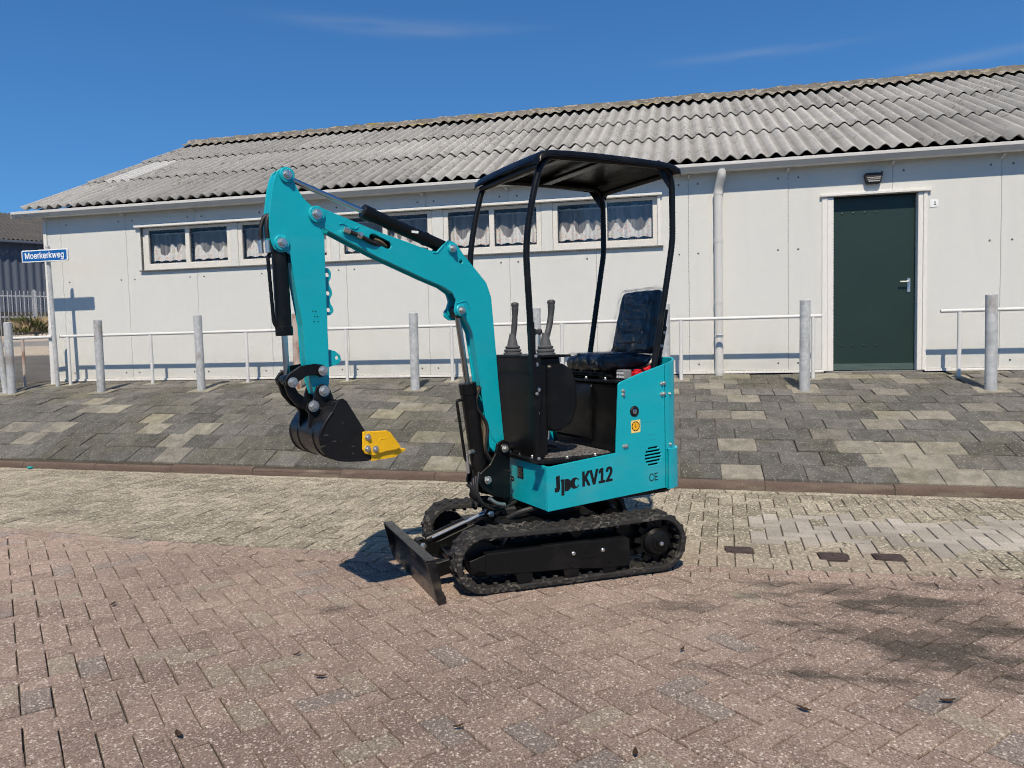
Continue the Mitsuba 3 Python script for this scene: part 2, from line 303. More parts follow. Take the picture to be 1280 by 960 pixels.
def extr(poly, h0, h1, b=0.0):
    """A polygon with holes, extruded from h0 to h1 along z, its edges chamfered by b."""
    poly = sg.polygon.orient(poly.simplify(1e-5), 1.0); parts = []
    rings = [np.array(poly.exterior.coords)[:-1]] + [np.array(i.coords)[:-1] for i in poly.interiors]
    ins = [ring_inset(R, b) if b > 0 else R for R in rings]
    for R, I in zip(rings, ins):
        n = len(R); lv = [(I, h0), (R, h0 + b), (R, h1 - b), (I, h1)] if b > 0 else [(R, h0), (R, h1)]
        V = np.vstack([np.column_stack([q, np.full(n, h)]) for q, h in lv]); Fc = []
        for i in range(len(lv) - 1):
            for j in range(n):
                k = (j + 1) % n; Fc += [[i * n + j, i * n + k, (i + 1) * n + k], [i * n + j, (i + 1) * n + k, (i + 1) * n + j]]
        parts.append(tri(V, Fc))
    v, f = trimesh.creation.triangulate_polygon(sg.Polygon(ins[0], ins[1:]), engine='earcut')
    f = np.asarray(f); e1, e2 = v[f[:, 1]] - v[f[:, 0]], v[f[:, 2]] - v[f[:, 0]]; ar = e1[:, 0] * e2[:, 1] - e1[:, 1] * e2[:, 0]; f = np.where((ar < 0)[:, None], f[:, ::-1], f)
    parts += [tri(np.column_stack([v, np.full(len(v), h1)]), f), tri(np.column_stack([v, np.full(len(v), h0)]), f[:, ::-1])]
    return cat(parts)
def prism(pts, v0, v1, b=0.0, r=0.0, holes=()):
    """A side-view outline (u, z) given thickness from v0 to v1."""
    poly = pts if hasattr(pts, 'exterior') else sg.Polygon(pts).buffer(0)
    if r > 0: poly = rnd(poly, r)
    for h in holes: poly = poly.difference(h)
    m = extr(poly, v0, v1, b)
    v = m.vertices; return tri(v[:, [0, 2, 1]], m.faces[:, ::-1])
def plate(pts, z0, z1, b=0.0, r=0.0):
    poly = pts if hasattr(pts, 'exterior') else sg.Polygon(pts).buffer(0)
    if r > 0: poly = rnd(poly, r)
    return extr(poly, z0, z1, b)
def disc(u, z, r, n=24): return sg.Point(u, z).buffer(r, quad_segs=n // 4)

# ------------------------------------------------------------------ scene helpers
counts = {}
def numbered(k):
    c = counts.get(k, 0); counts[k] = c + 1
    return k if c == 0 else f'{k}_{c:03d}'
class Fr:
    """A local frame (u, v, z) of the scene."""
    def __init__(s, U, V, O): s.U, s.V, s.O = np.array([*U, 0.]), np.array([*V, 0.]), np.asarray(O, float)
    def __call__(s, P):
        P = np.asarray(P, float); return s.O + P[..., :1] * s.U + P[..., 1:2] * s.V + P[..., 2:3] * np.array([0, 0, 1.])
WF = Fr(AL, NV, (0, 0, 0))                              # along the facade, away from the camera, up
ID = Fr((1, 0), (0, 1), (0, 0, 0))
def add(name, mesh, mat, parent=None, fr=ID, smooth=35, uv=None, **lab):
    key = numbered((parent + '__' if parent else '') + name)
    if isinstance(mesh, (list, tuple)): mesh = cat(list(mesh))
    m = tri(fr(mesh.vertices), mesh.faces)
    scene[key] = mikit.ply(m, mat, smooth=False if uv is not None else smooth, uv=uv)
    if lab: labels[key] = lab
    return key
def thing(name, label, category, group=None):
    key = numbered(name); labels[key] = {'label': label, 'category': category}
    if group: labels[key]['group'] = group
    return key

# ------------------------------------------------------------------ the lie of the land
NW = 10.1                                               # the facade's distance
def kerb_n(a): return 6.66 - 0.055 * np.clip(a, -14, 12)
def border_n(a): return 4.44 + 0.03 * np.clip(-np.asarray(a) - 2.2, 0, 6) ** 2
def zpave(a, n):
    s = np.clip(n - kerb_n(a), 0, None); L = NW - kerb_n(a); t = np.clip((-np.asarray(a) - .5) / 5, 0, 1); b = .30 + .15 * t * t * (3 - 2 * t); c = (.752 - b * L) / L ** 2
    s = np.minimum(s, L)
    return .068 + b * s + c * s * s
def zback(n): return .82 + .0635 * np.clip(n - NW, 0, 40)

As = np.unique(np.concatenate([np.linspace(-600, -14, 12), np.linspace(-14, 12, 53), np.linspace(12, 600, 12)]))
rows = []
for q in (-600, -60, -12, -4, 0, 3): rows.append((As * 0 + q, As * 0 - .0105))
k = kerb_n(As); rows += [(k + .004, As * 0 - .0105), (k + .006, As * 0 + .045)]
for f in np.linspace(.03, 1, 14):
    n_ = k + f * (NW - k); rows.append((n_, zpave(As, n_) - .014))
for q in (10.2, 11, 13, 16, 20, 26, 33, 42, 50, 60, 120, 600): rows.append((As * 0 + q, As * 0 + zback(q) - .014 * (q < 10.5)))
V = np.concatenate([np.column_stack([As, n_, z_]) for n_, z_ in rows]); w_ = len(As); Fc = []
for i in range(len(rows) - 1):
    for j in range(w_ - 1):
        Fc += [[i * w_ + j, i * w_ + j + 1, (i + 1) * w_ + j + 1], [i * w_ + j, (i + 1) * w_ + j + 1, (i + 1) * w_ + j]]
add('ground', tri(V, Fc), 'm_ground', fr=WF, smooth=30, label='sandy bedding and asphalt ground under and behind the paving', kind='structure')

def piece(poly, zf, h, ch=.0035, depth=.03, tilt=(0, 0)):
    """One paving piece: chamfered top on sides that go down into the joint; poly CCW in (a, n)."""
    P = np.asarray(poly, float); c = P.mean(0); n = len(P)
    d = c - P; L = np.linalg.norm(d, axis=1, keepdims=True); I = P + d / L * ch * 1.4
    def z(Q): return zf(Q[:, 0], Q[:, 1]) + h + (Q - c) @ np.array(tilt)
    V = np.vstack([np.column_stack([I, z(I)]), np.column_stack([P, z(P) - ch]), np.column_stack([P, z(P) - depth])])
    Fc = [[0, i, i + 1] for i in range(1, n - 1)]
    for l in (0, 1):
        for j in range(n):
            k = (j + 1) % n; a_, b_ = l * n, (l + 1) * n
            Fc += [[a_ + j, b_ + j, b_ + k], [a_ + j, b_ + k, a_ + k]]
    return V, Fc, c
def flat(a, n): return np.zeros(len(a))

def lay(parent, name, pieces, mat, limit=300):
    """The pieces in view that show largest become parts; all the others one part."""
    W3 = WF(np.array([[*q[2], 0.2 * (q[2][1] > 7)] for q in pieces])); vis = inview(W3)
    size = np.array([np.ptp(q[0][:, 0]) for q in pieces]) / np.linalg.norm(W3 - EYE, axis=1) ** 2
    order = np.argsort(-np.where(vis, size, -1)); pick = set(int(i) for i in order[:limit] if vis[i])
    rest, uvr, off = [], [], 0
    for i, (V, Fc, c, uv) in enumerate(pieces):
        m = tri(V, Fc)
        if i in pick: add(name, m, mat, parent, WF, uv=np.tile(uv, (len(V), 1)))
        else: rest.append(m); uvr.append(np.tile(uv, (len(V), 1)))
    if rest: add('further_' + name + 's', cat(rest), mat, parent, WF, uv=np.vstack(uvr), label='the remaining smaller looking pieces of this paving', kind='stuff')

def herring(region, ang, org, Lb=.21, gap=.0029):
    """Herringbone bricks over a region (shapely, in (a, n)); yields polygons."""
    w = Lb / 2; ca, sa = math.cos(ang), math.sin(ang); R = np.array([[ca, -sa], [sa, ca]])
    x0, y0, x1, y1 = region.bounds; c = np.array([[x0, y0], [x1, y0], [x0, y1], [x1, y1]]) - org; q = (c @ R) / w
    pr = shapely.prepared.prep(region) if hasattr(shapely, 'prepared') else None
    inner = region.buffer(-.0001)
    for i in range(int(q[:, 0].min()) - 3, int(q[:, 0].max()) + 3):
        for j in range(int(q[:, 1].min()) - 3, int(q[:, 1].max()) + 3):
            kk = (i - j) % 4
            if kk == 0: r = (i, i + 2, j, j + 1)
            elif kk == 2: r = (i, i + 1, j - 1, j + 1)
            else: continue
            jx, jy = rng.normal(0, .0009, 2)
            P = np.array([[r[0] * w + gap + jx, r[2] * w + gap + jy], [r[1] * w - gap + jx, r[2] * w + gap + jy], [r[1] * w - gap + jx, r[3] * w - gap + jy], [r[0] * w + gap + jx, r[3] * w - gap + jy]])
            da = rng.normal(0, .006); cc = P.mean(0); P = (P - cc) @ np.array([[1, da], [-da, 1]]) + cc
            P = P @ R.T + org
            if not (x0 - .2 < P[:, 0].mean() < x1 + .2 and y0 - .2 < P[:, 1].mean() < y1 + .2): continue
            sp = sg.Polygon(P)
            if inner.contains(sp): yield P
            elif region.intersects(sp):
                g = region.intersection(sp)
                if g.geom_type == 'Polygon' and g.area > .0016:
                    g = sg.polygon.orient(g.simplify(.002), 1.0); yield np.array(g.exterior.coords)[:-1]
def hill(a, n): return 0.006 * (meshkit.fbm(np.stack([a * .8, n * .8, 0 * a], -1), 3, 4) - .5)

# the road of red brown bricks, laid at 45 degrees to the kerb
ar = np.linspace(-9.5, 7, 60)
road_poly = sg.Polygon([(-9.5, .9)] + [(7, .9)] + [(a, float(border_n(a)) - .222) for a in ar[::-1]])
labels['road'] = {'label': 'road of reddish brown concrete bricks laid in herringbone', 'kind': 'structure'}
pcs = []
for P in herring(road_poly, math.radians(124.5) + .21981646, np.array([.03, 3.0])):
    V, Fc, c = piece(P, lambda a, n: hill(a, n), rng.normal(0, .0013), tilt=rng.normal(0, .006, 2))
    pcs.append((V, Fc, c, (rng.random(), rng.random())))
for row in (0, 1):
    a = -9.5 + row * .1
    while a < 7:
        b = a + .21; q = [(a + .003, border_n(a) - .108 * (row + 1) + .0), (b - .003, border_n(b) - .108 * (row + 1)), (b - .003, border_n(b) - .108 * row - .006), (a + .003, border_n(a) - .108 * row - .006)]
        V, Fc, c = piece(np.array(q), flat, rng.normal(0, .001), tilt=rng.normal(0, .005, 2)); pcs.append((V, Fc, c, (rng.random(), rng.random()))); a = b
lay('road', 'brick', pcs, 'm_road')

# the yellowish parking strip
strip = sg.Polygon([(a, float(border_n(a)) + .004) for a in ar] + [(a, float(kerb_n(a)) - .118) for a in ar[::-1]])
labels['parking_strip'] = {'label': 'strip of yellowish grey bricks between the road and the kerb', 'kind': 'structure'}
covers = [(.35, 4.80), (.89, 4.74), (1.20, 4.76)]
hole = shapely.union_all([sg.box(x - .088, y - .078, x + .088, y + .078) for x, y in covers])
pcs = []
for P in herring(strip.difference(hole), -.055, np.array([0.02, 5.0]), gap=.0036):
    V, Fc, c = piece(P, hill, rng.normal(0, .0011), tilt=rng.normal(0, .005, 2))
    e = .10 * rng.normal()
    pale = (.45 + e < c[0] < 3.2 + e) and (4.98 - .02 * c[0] + e < c[1] < 5.70 + .06 * c[0] + .5 * e) and rng.random() < .93
    pcs.append((V, Fc, c, (rng.random(), 1.0 if pale else 0.0)))
for row in (0,):
    a = -9.5
    while a < 7:
        b = a + .21; q = [(a + .003, kerb_n(a) - .112), (b - .003, kerb_n(b) - .112), (b - .003, kerb_n(b) - .008), (a + .003, kerb_n(a) - .008)]
        V, Fc, c = piece(np.array(q), flat, rng.normal(.004, .001)); pcs.append((V, Fc, c, (.6 + .4 * rng.random(), 0.0))); a = b
lay('parking_strip', 'brick', pcs, 'm_yellow')

# kerb stones
labels['kerb'] = {'label': 'low kerb of dirty red brown concrete stones', 'kind': 'structure'}
a = -10.3
while a < 7.5:
    b = a + 1.0; k0, k1 = float(kerb_n(a)), float(kerb_n(b)); zt = .064 + rng.normal(0, .002)
    prof = [(0, -.03), (.004, zt - .02), (.018, zt), (.07, zt + .012), (.07, -.03)]
    V = np.array([[x, (k0 if e == 0 else k1) + y, z] for e, x in ((0, a + .004), (1, b - .004)) for y, z in prof]); n5 = 5
    Fc = [[j, (j + 1) % n5, n5 + (j + 1) % n5] for j in range(n5)] + [[j, n5 + (j + 1) % n5, n5 + j] for j in range(n5)] + [[0, 4, 3], [0, 3, 2], [0, 2, 1], [5, 6, 7], [5, 7, 8], [5, 8, 9]]
    m = tri(V, [f[::-1] for f in Fc]); m.fix_normals()
    add('stone', m, 'm_kerb', 'kerb', WF); a = b

# sloping pavement of concrete tiles
labels['pavement'] = {'label': 'sloping pavement of grey concrete tiles up to the building', 'kind': 'structure'}
light = [(-6.26, 7.0), (-5.95, 7.0), (-6.27, 7.92), (-5.44, 7.83), (-5.49, 7.38), (-3.2, 8.3), (-2.08, 7.05), (-2.4, 7.05), (-2.1, 7.8), (-7.6, 8.6), (-7.2, 8.4), (-7.5, 7.9), (.45, 6.85), (2.1, 6.9), (1.9, 7.2), (2.2, 7.2), (1.6, 7.45), (2.6, 6.8)]
pcs = []; row = 0; w0 = .076
while w0 < 3.9:
    a = -11.2 + (.175 if row % 2 else 0)
    while a < 7.6:
        b = a + .35
        q = np.array([(a + .003, kerb_n(a) + w0 + .003), (b - .003, kerb_n(b) + w0 + .003), (b - .003, kerb_n(b) + w0 + .277), (a + .003, kerb_n(a) + w0 + .277)]) + rng.normal(0, .0015, (1, 2))
        q[:, 1] = np.minimum(q[:, 1], NW - .03)
        if q[2, 1] - q[1, 1] > .03:
            V, Fc, c = piece(q, zpave, rng.normal(0, .0035), tilt=rng.normal(0, .009, 2))
            up = (c[1] - 6.6) / 3.5
            L = 0.0
            if any(abs(c[0] - x) < .18 and abs(c[1] - y) < .16 for x, y in light): L = .65 + .35 * rng.random()
            elif c[0] > .2 and rng.random() < .18 + .10 * up: L = .3 + .5 * rng.random()
            elif rng.random() < .05: L = .2 + .4 * rng.random()
            elif rng.random() < .3: L = .12 * rng.random()
            pcs.append((V, Fc, c, (rng.random(), L)))
        a = b
    w0 += .28; row += 1
lay('pavement', 'tile', pcs, 'm_tile')

names = ['small dark iron cover in the parking strip nearest the excavator track', 'small dark iron cover, the middle one of three in the strip', 'small dark iron cover furthest right of three in the strip']
for (x, y), nm in zip(covers, names):
    t = thing('valve_cover', nm, 'valve cover', 'iron covers set in the parking strip')
    add('rim', [box(x - .080, x + .080, y - .070, y + .070, -.03, .002, .002)], 'm_iron', t, WF)
    add('lid', [box(x - .068, x + .068, y - .058, y + .058, .002, .006, .001), cyl((x, y, .006), (x, y, .009), .009)] + [box(x - .055 + .02 * i, x - .047 + .02 * i, y - .050, y + .050, .006, .008) for i in (0, 1, 4, 5)], 'm_iron', t, WF)

# ------------------------------------------------------------------ the building
B = thing('prefab_building', 'long low white panel building with a grey corrugated roof and green door', 'building')
A0, A1, ZB, ZT = -9.75, 9.6, .86, 3.43
win_zone = sg.box(-8.02, 2.50, -.25, 3.16); door_zone = sg.box(1.80, .70, 2.90, 3.00)
wall = add('wall', prism(sg.box(A0 + .03, .55, A1, ZT).difference(win_zone).difference(door_zone), NW + .016, NW + .14), 'm_gap', B, WF)
joints = [-9.70, -9.45, -8.27, -7.07, -5.87, -4.65, -3.43, -2.25, -1.07, .13, 1.35, 2.56, 3.75, 4.95, 6.15, 7.35, 8.55, 9.6]
scr = []
for i, (x0, x1) in enumerate(zip(joints[:-1], joints[1:])):
    g = sg.box(x0 + .002, ZB, x1 - .002, ZT).difference(win_zone.buffer(.001)).difference(door_zone.buffer(.001))
    for q in getattr(g, 'geoms', [g]):
        if q.area > .005: add('panel', prism(q, NW + rng.normal(0, .0006), NW + .015, .0015), 'm_panel', wall, WF)
    for x in (x0 + .12, x1 - .12):
        if x1 - x0 > .5:
            for z in (.95, 2.38, 3.27):
                if not (win_zone.buffer(.05).contains(sg.Point(x, z)) or door_zone.buffer(.12).contains(sg.Point(x, z))): scr.append(lathe((x, NW - .001, z), (0, -1, 0), [(.013, 0), (.013, .002), (.007, .006)], 10))
add('screws', scr, 'm_screw', wall, WF, label='small screws beside the panel joints', kind='stuff')
add('corner_trim', [box(A0 - .015, A0 + .045, NW - .012, NW + .05, ZB - .02, ZT, .003), box(A0 - .015, A0 - .003, NW + .05, NW + .10, ZB - .02, ZT)], 'm_white', wall, WF)
add('base_trim', [box(A0 - .01, 1.77, NW - .03, NW + .012, ZB - .035, ZB - .004, .003), box(2.93, A1, NW - .03, NW + .012, ZB - .035, ZB - .004, .003)], 'm_white', wall, WF)
add('plinth', [box(A0, 1.79, NW + .005, NW + .03, .5, ZB - .03), box(2.91, A1, NW + .005, NW + .03, .5, ZB - .03)], 'm_dark', wall, WF)
sidew = prism([(NW + .04, .5), (18.5, .5), (18.5, 3.43), (14.2, 5.42), (NW + .04, 3.43)], A0, A0 + .03)
sidew.vertices = sidew.vertices[:, [1, 0, 2]]; sidew.faces = sidew.faces[:, ::-1]
side2 = sidew.copy(); side2.apply_translation((A1 - A0 - .03, 0, 0))
add('gable_wall', sidew, 'm_panel', B, WF); add('gable_wall', side2, 'm_panel', B, WF)
add('back_wall', box(A0, A1, 18.47, 18.5, .5, 3.43), 'm_panel', B, WF)
add('inner_wall', box(A0 + .05, A1 - .05, 12.6, 12.65, .5, 3.5), 'm_gap', B, WF)
add('ceiling_board', box(A0 + .05, A1 - .05, NW + .15, 18.4, 3.36, 3.40), 'm_gap', B, WF)

# window band
add('lintel_strip', [box(-8.09, -.20, NW - .055, NW + .02, 3.155, 3.185, .003)], 'm_white', B, WF)
add('sill_strip', [box(-8.03, -.19, NW - .045, NW + .02, 2.492, 2.508, .002)], 'm_gap', B, WF)
add('side_trim', [box(-.262, -.225, NW - .02, NW + .10, 2.51, 3.15, .003)], 'm_white', B, WF)
pairs = [(-7.97, -6.50), (-6.38, -4.90), (-4.76, -3.36), (-3.19, -1.81), (-1.65, -.26)]
ZF0, ZF1 = 2.51, 3.152; YF = NW + .035
ordn = ['first', 'second', 'third', 'fourth', 'fifth', 'sixth', 'seventh', 'eighth', 'ninth', 'tenth']
pi_ = 0
for wi, (x0, x1) in enumerate(pairs):
    wkey = B + '__' + ('window' if wi == 0 else f'window_{wi:03d}')
    xm = (x0 + x1) / 2
    holes_ = [(x0 + .065, xm - .035), (xm + .035, x1 - .065)]
    fr_ = sg.box(x0, ZF0, x1, ZF1)
    for h in holes_: fr_ = fr_.difference(sg.box(h[0], 2.607, h[1], 3.112))
    add('frame', prism(fr_, YF, YF + .055, .004), 'm_whitewood', wkey, WF)
    for h in holes_:
        add('pane', box(h[0] - .005, h[1] + .005, YF + .029, YF + .030, 2.60, 3.118), 'm_glass', wkey, WF, smooth=False)
        add('bead', [box(h[0], h[1], YF + .032, YF + .05, 2.607, 2.622), box(h[0], h[1], YF + .032, YF + .05, 3.10, 3.112), box(h[0], h[0] + .012, YF + .032, YF + .05, 2.622, 3.10), box(h[1] - .012, h[1], YF + .032, YF + .05, 2.622, 3.10)], 'm_dark', wkey, WF)
        # curtain behind this pane
        c = thing('lace_curtain', f'short white lace curtain behind the {ordn[pi_]} window pane from the left', 'curtain', 'lace curtains in the window row')
        ph = rng.uniform(0, 6); nx = 90
        xs = np.linspace(h[0] - .03, h[1] + .03, nx); fold = .016 * np.sin(xs * 41 + ph) + .010 * np.sin(xs * 67 + 2 * ph) + .008 * np.sin(xs * 23 + 3 * ph)
        yc = YF + .12
        top = 3.075 + .008 * np.sin(xs * 41 + ph)
        nsc = rng.integers(3, 5); t_ = (xs - xs[0]) / (xs[-1] - xs[0]); pk = np.zeros(nx)
        for s_ in range(nsc):
            cx_ = (s_ + .5 + rng.uniform(-.2, .2)) / nsc; hgt = rng.uniform(.55, 1.0); pk = np.maximum(pk, hgt * np.exp(-((t_ - cx_) / (.30 / nsc)) ** 2))
        lacetop = 2.735 + .185 * pk + .006 * np.sin(xs * 150); bot = 2.655 + .010 * np.sin(xs * 41 + ph + 1)
        def sheet(lo, hi, dy, rows_=5):
            V, UV, Fc = [], [], []
            for r_ in range(rows_):
                f = r_ / (rows_ - 1); z = lo + f * (hi - lo)
                V.append(np.column_stack([xs, yc + fold * (1.1 - .4 * (z - 2.65) / .45) + dy, z])); UV.append(np.column_stack([xs * 2.2 + wi, z * 2.2]))
            for r_ in range(rows_ - 1):
                for j in range(nx - 1): Fc += [[r_ * nx + j, r_ * nx + j + 1, (r_ + 1) * nx + j + 1], [r_ * nx + j, (r_ + 1) * nx + j + 1, (r_ + 1) * nx + j]]
            return tri(np.vstack(V), Fc), np.vstack(UV)
        m, uv = sheet(lacetop - .004, top, .002); key = add('sheer_top', m, 'm_sheer', c, WF, uv=uv)
        m, uv = sheet(bot, lacetop, 0); add('lace_border', m, 'm_lace', c, WF, uv=uv)
        add('curtain_rod', cyl((h[0] - .03, yc, 3.066), (h[1] + .03, yc, 3.066), .006, 10), 'm_white', c, WF)
        pi_ += 1
gaps = [(-8.02, pairs[0][0])] + [(a_[1], b_[0]) for a_, b_ in zip(pairs[:-1], pairs[1:])] 
for x0, x1 in gaps:
    add('window_pier', box(x0 + .004, x1 - .004, NW + (.03 if x0 > -8 else .05), NW + .10, 2.512, 3.152, .003), 'm_panel', B, WF)

# door
dk = B + '__door'
add('door', [box(1.885, 2.845, NW + .095, NW + .135, .835, 2.995, .002)], 'm_door', B, WF)
add('kick_plate', box(1.895, 2.835, NW + .088, NW + .0945, .845, .925, .001), 'm_kick', dk, WF)
add('rivets', [lathe((x, NW + .095, z), (0, -1, 0), [(.016, 0), (.014, .004), (.006, .007)], 12) for x in (2.0, 2.13, 2.26, 2.4) for z in (1.15, 2.80)], 'm_door', dk, WF, label='rivets along the dark green door', kind='stuff')
add('handle', [box(2.755, 2.79, NW + .084, NW + .095, 1.80, 1.97, .003), tube(fillet([(2.772, NW + .086, 1.93), (2.772, NW + .035, 1.93), (2.66, NW + .035, 1.93)], .015), .010), lathe((2.772, NW + .084, 1.855), (0, -1, 0), [(.012, 0), (.012, .006)], 16)], 'm_alu', dk, WF)
add('door_frame', [box(1.815, 1.885, NW - .01, NW + .14, .84, 2.995, .004), box(2.845, 2.90, NW - .01, NW + .14, .84, 2.995, .004), box(1.75, 1.812, NW - .018, NW + .012, .84, 3.0, .003), box(2.903, 2.945, NW - .018, NW + .012, .84, 3.0, .003)], 'm_white', B, WF)
add('door_hood', [box(1.725, 2.985, NW - .045, NW + .016, 3.005, 3.035, .003)], 'm_white', B, WF)
add('threshold', box(1.80, 2.91, NW - .02, NW + .14, .79, .834, .004), 'm_gap', B, WF)
add('door_head', box(1.80, 2.90, NW + .02, NW + .14, 2.997, 3.004), 'm_dark', B, WF)

# gutter and downpipe
GN = NW - .235
gut = prism([(GN, 3.478), (GN + .010, 3.478), (GN + .012, 3.445), (GN + .050, 3.405), (GN + .115, 3.40), (GN + .135, 3.43), (GN + .135, 3.47), (GN + .145, 3.47), (GN + .145, 3.385), (GN + .11, 3.378), (GN + .046, 3.385), (GN + .002, 3.436), (GN - .004, 3.440), (GN - .004, 3.474)], -10.12, 9.7)
gut.vertices = gut.vertices[:, [1, 0, 2]]; gut.faces = gut.faces[:, ::-1]
g = add('gutter', [gut, box(-10.122, -10.118, GN, GN + .145, 3.385, 3.475)], 'm_pvc', B, WF)
for x in np.arange(-8.27, 9.5, 1.2):
    m = prism([(GN + .10, 3.36), (NW + .005, 3.33), (NW + .005, 3.345), (GN + .12, 3.384)], 0, .018); m.vertices = m.vertices[:, [1, 0, 2]] + [x, 0, 0]; m.faces = m.faces[:, ::-1]
    add('bracket', m, 'm_pvc', g, WF)
add('soffit', box(A0 - .2, A1, NW - .09, NW + .02, 3.432, 3.445), 'm_panel', B, WF)
PX = .50; py_ = NW - .075
dp = add('downpipe', [tube(fillet([(PX + .04, GN + .07, 3.40), (PX + .04, GN + .07, 3.33), (PX, py_, 3.17), (PX, py_, .80)], .07, 8), .052, 20)], 'm_pvc', B, WF)
add('socket', [cyl((PX, py_, z), (PX, py_, z + .06), .0565, 20, .003) for z in (1.72, 2.50, 3.10, .82)], 'm_pvc', dp, WF)
add('clip', [cyl((PX, py_, 1.30), (PX, py_, 1.325), .058, 20), box(PX - .012, PX + .012, py_ + .04, NW, 1.30, 1.325)], 'm_zinc', dp, WF)

# roof of corrugated sheets
TH = math.radians(25); EN, EZ = NW - .19, 3.505
ct, st = math.cos(TH), math.sin(TH); PIT = .177; SW = 6 * PIT; SL = 1.55
roof = B + '__roof'
def sheet_mesh(a0, s0, s1, lift, amp=.0275, nw=6.4, th=.008):
    m = int(nw * 12); t = np.linspace(0, nw * PIT, m + 1); h = amp * np.cos(2 * np.pi * t / PIT)
    ss = np.array([s0, (s0 + s1) / 2, s1]); lf = np.array([lift, lift * .55, .002]); V = []
    for d in (0, -th):
        for s_, l_ in zip(ss, lf):
            hh = h + l_ + d; V.append(np.column_stack([a0 + t, EN + s_ * ct - hh * st, EZ + s_ * st + hh * ct]))
    V = np.vstack(V); n = m + 1; Fc = []
    for d in (0, 1):
        for r_ in (0, 1):
            for j in range(m):
                o = d * 3 * n + r_ * n + j; q = [[o, o + 1, o + n + 1], [o, o + n + 1, o + n]]
                Fc += q if d == 0 else [x[::-1] for x in q]
    for j in range(m): Fc += [[j, 3 * n + j, 3 * n + j + 1], [j, 3 * n + j + 1, j + 1]]
    for r_ in (0, 1):
        for j in (0, m): o = r_ * n + j; Fc += [[o, o + n, o + n + 3 * n], [o, o + 4 * n, o + 3 * n]]
    return tri(V, Fc)
ncol = 19
for cidx in range(3):
    for i in range(ncol):
        a0 = -9.97 + i * SW; s0 = cidx * SL - (.0 if cidx == 0 else .0)
        m = sheet_mesh(a0 + rng.normal(0, .004), s0 + rng.normal(0, .006), s0 + SL + .14, .026 + .006 * (i % 2) + abs(rng.normal(0, .002)))
        pale = 1.0 if (cidx == 1 and i == 0) else 0.0
        tone = .5 + .25 * rng.normal()
        V = m.vertices
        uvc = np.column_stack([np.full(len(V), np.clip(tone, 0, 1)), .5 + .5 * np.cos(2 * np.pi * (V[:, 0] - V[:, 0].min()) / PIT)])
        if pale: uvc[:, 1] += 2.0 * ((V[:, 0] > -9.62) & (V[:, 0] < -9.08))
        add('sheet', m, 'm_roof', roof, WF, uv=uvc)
        bolts = [lathe((a0 + PIT * q, EN + (s0 + .20) * ct - .038 * st, EZ + (s0 + .20) * st + .038 * ct), (0, -st, ct), [(.014, 0), (.014, .006), (.007, .014)], 8) for q in (1, 3, 5)]
        add('roof_bolts', bolts, 'm_dark', roof, WF)
        labels[roof + '__roof_bolts' + ('' if (cidx, i) == (0, 0) else f'_{counts[roof + "__roof_bolts"] - 1:03d}')] = {'label': 'dark fixing bolts of one roof sheet', 'kind': 'stuff'}
RS = 3 * SL + .10; RN, RZ = EN + RS * ct, EZ + RS * st
for i in range(ncol):
    a0 = -9.99 + i * SW; V = []; m_ = 25; na = 32
    ts = np.linspace(0, 1, m_)
    for u_ in np.linspace(0, SW + .03, na):
        for t in ts:
            f = 2 * t - 1; y = RN + .26 * f; roll = math.sqrt(max(.065 ** 2 - (.26 * f) ** 2, 0))
            z = RZ + .062 - .26 * abs(f) * st / ct * .96 + roll * .95
            bump = .022 * math.cos(2 * np.pi * u_ / PIT) * max(0, abs(f) - .3) * 1.4
            ns = .045 * (meshkit.fbm(np.array([[(a0 + u_) * 9, y * 9, 1.0]]), 3, 5)[0] - .42)
            V.append((a0 + u_, y, z + bump + max(ns, -.006) + .008 * (i % 2)))
    Fc = []
    for x in range(na - 1):
        for y in range(m_ - 1):
            o = x * m_ + y; Fc += [[o, o + m_, o + m_ + 1], [o, o + m_ + 1, o + 1]]
    add('ridge_cap', tri(V, Fc), 'm_ridge', roof, WF, smooth=50)
bk = sheet_mesh(-9.97, 0, 4.75, .004, nw=6 * ncol); v = bk.vertices.copy(); v[:, 1] = 2 * RN - v[:, 1]
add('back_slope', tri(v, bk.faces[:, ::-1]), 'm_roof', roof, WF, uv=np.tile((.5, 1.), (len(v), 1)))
add('verge_board', [prism([(EN + .05, EZ - .06), (RN, RZ - .05), (2 * RN - EN - .05, EZ - .06), (2 * RN - EN - .05, EZ - .2), (RN, RZ - .2), (EN + .05, EZ - .16)], 0, .02)], 'm_white', roof, Fr(NV, AL, WF((np.array([-9.93, 0, 0])))))

# things fixed to the facade
t = thing('wall_lamp', 'black bulkhead lamp with a pale lens on the wall above the green door', 'lamp')
add('housing', prism([(2.225, 3.235), (2.245, 3.255), (2.415, 3.255), (2.435, 3.235), (2.415, 3.14), (2.395, 3.125), (2.265, 3.125), (2.245, 3.14)], NW - .07, NW, .008), 'm_dark', t, WF)
add('lens', prism([(2.25, 3.20), (2.41, 3.20), (2.395, 3.145), (2.265, 3.145)], NW - .082, NW - .0705, .003), 'm_lampglass', t, WF)
add('lens_bars', [box(2.255, 2.405, NW - .088, NW - .0825, z, z + .006) for z in (3.165, 3.185)], 'm_dark', t, WF)
def lettering(text, h, depth, bold, origin, xdir, ydir, zdir):
    m = meshkit.text_mesh(text, h, depth, bold); v = m.vertices
    O = np.asarray(origin, float); X, Y, Z = (np.asarray(q, float) for q in (xdir, ydir, zdir))
    return tri(O + v[:, :1] * X + v[:, 1:2] * Y + v[:, 2:3] * Z, m.faces), (v[:, 0].min(), v[:, 0].max())
t = thing('house_number', 'small white house number plate reading 1 beside the green door', 'house number')
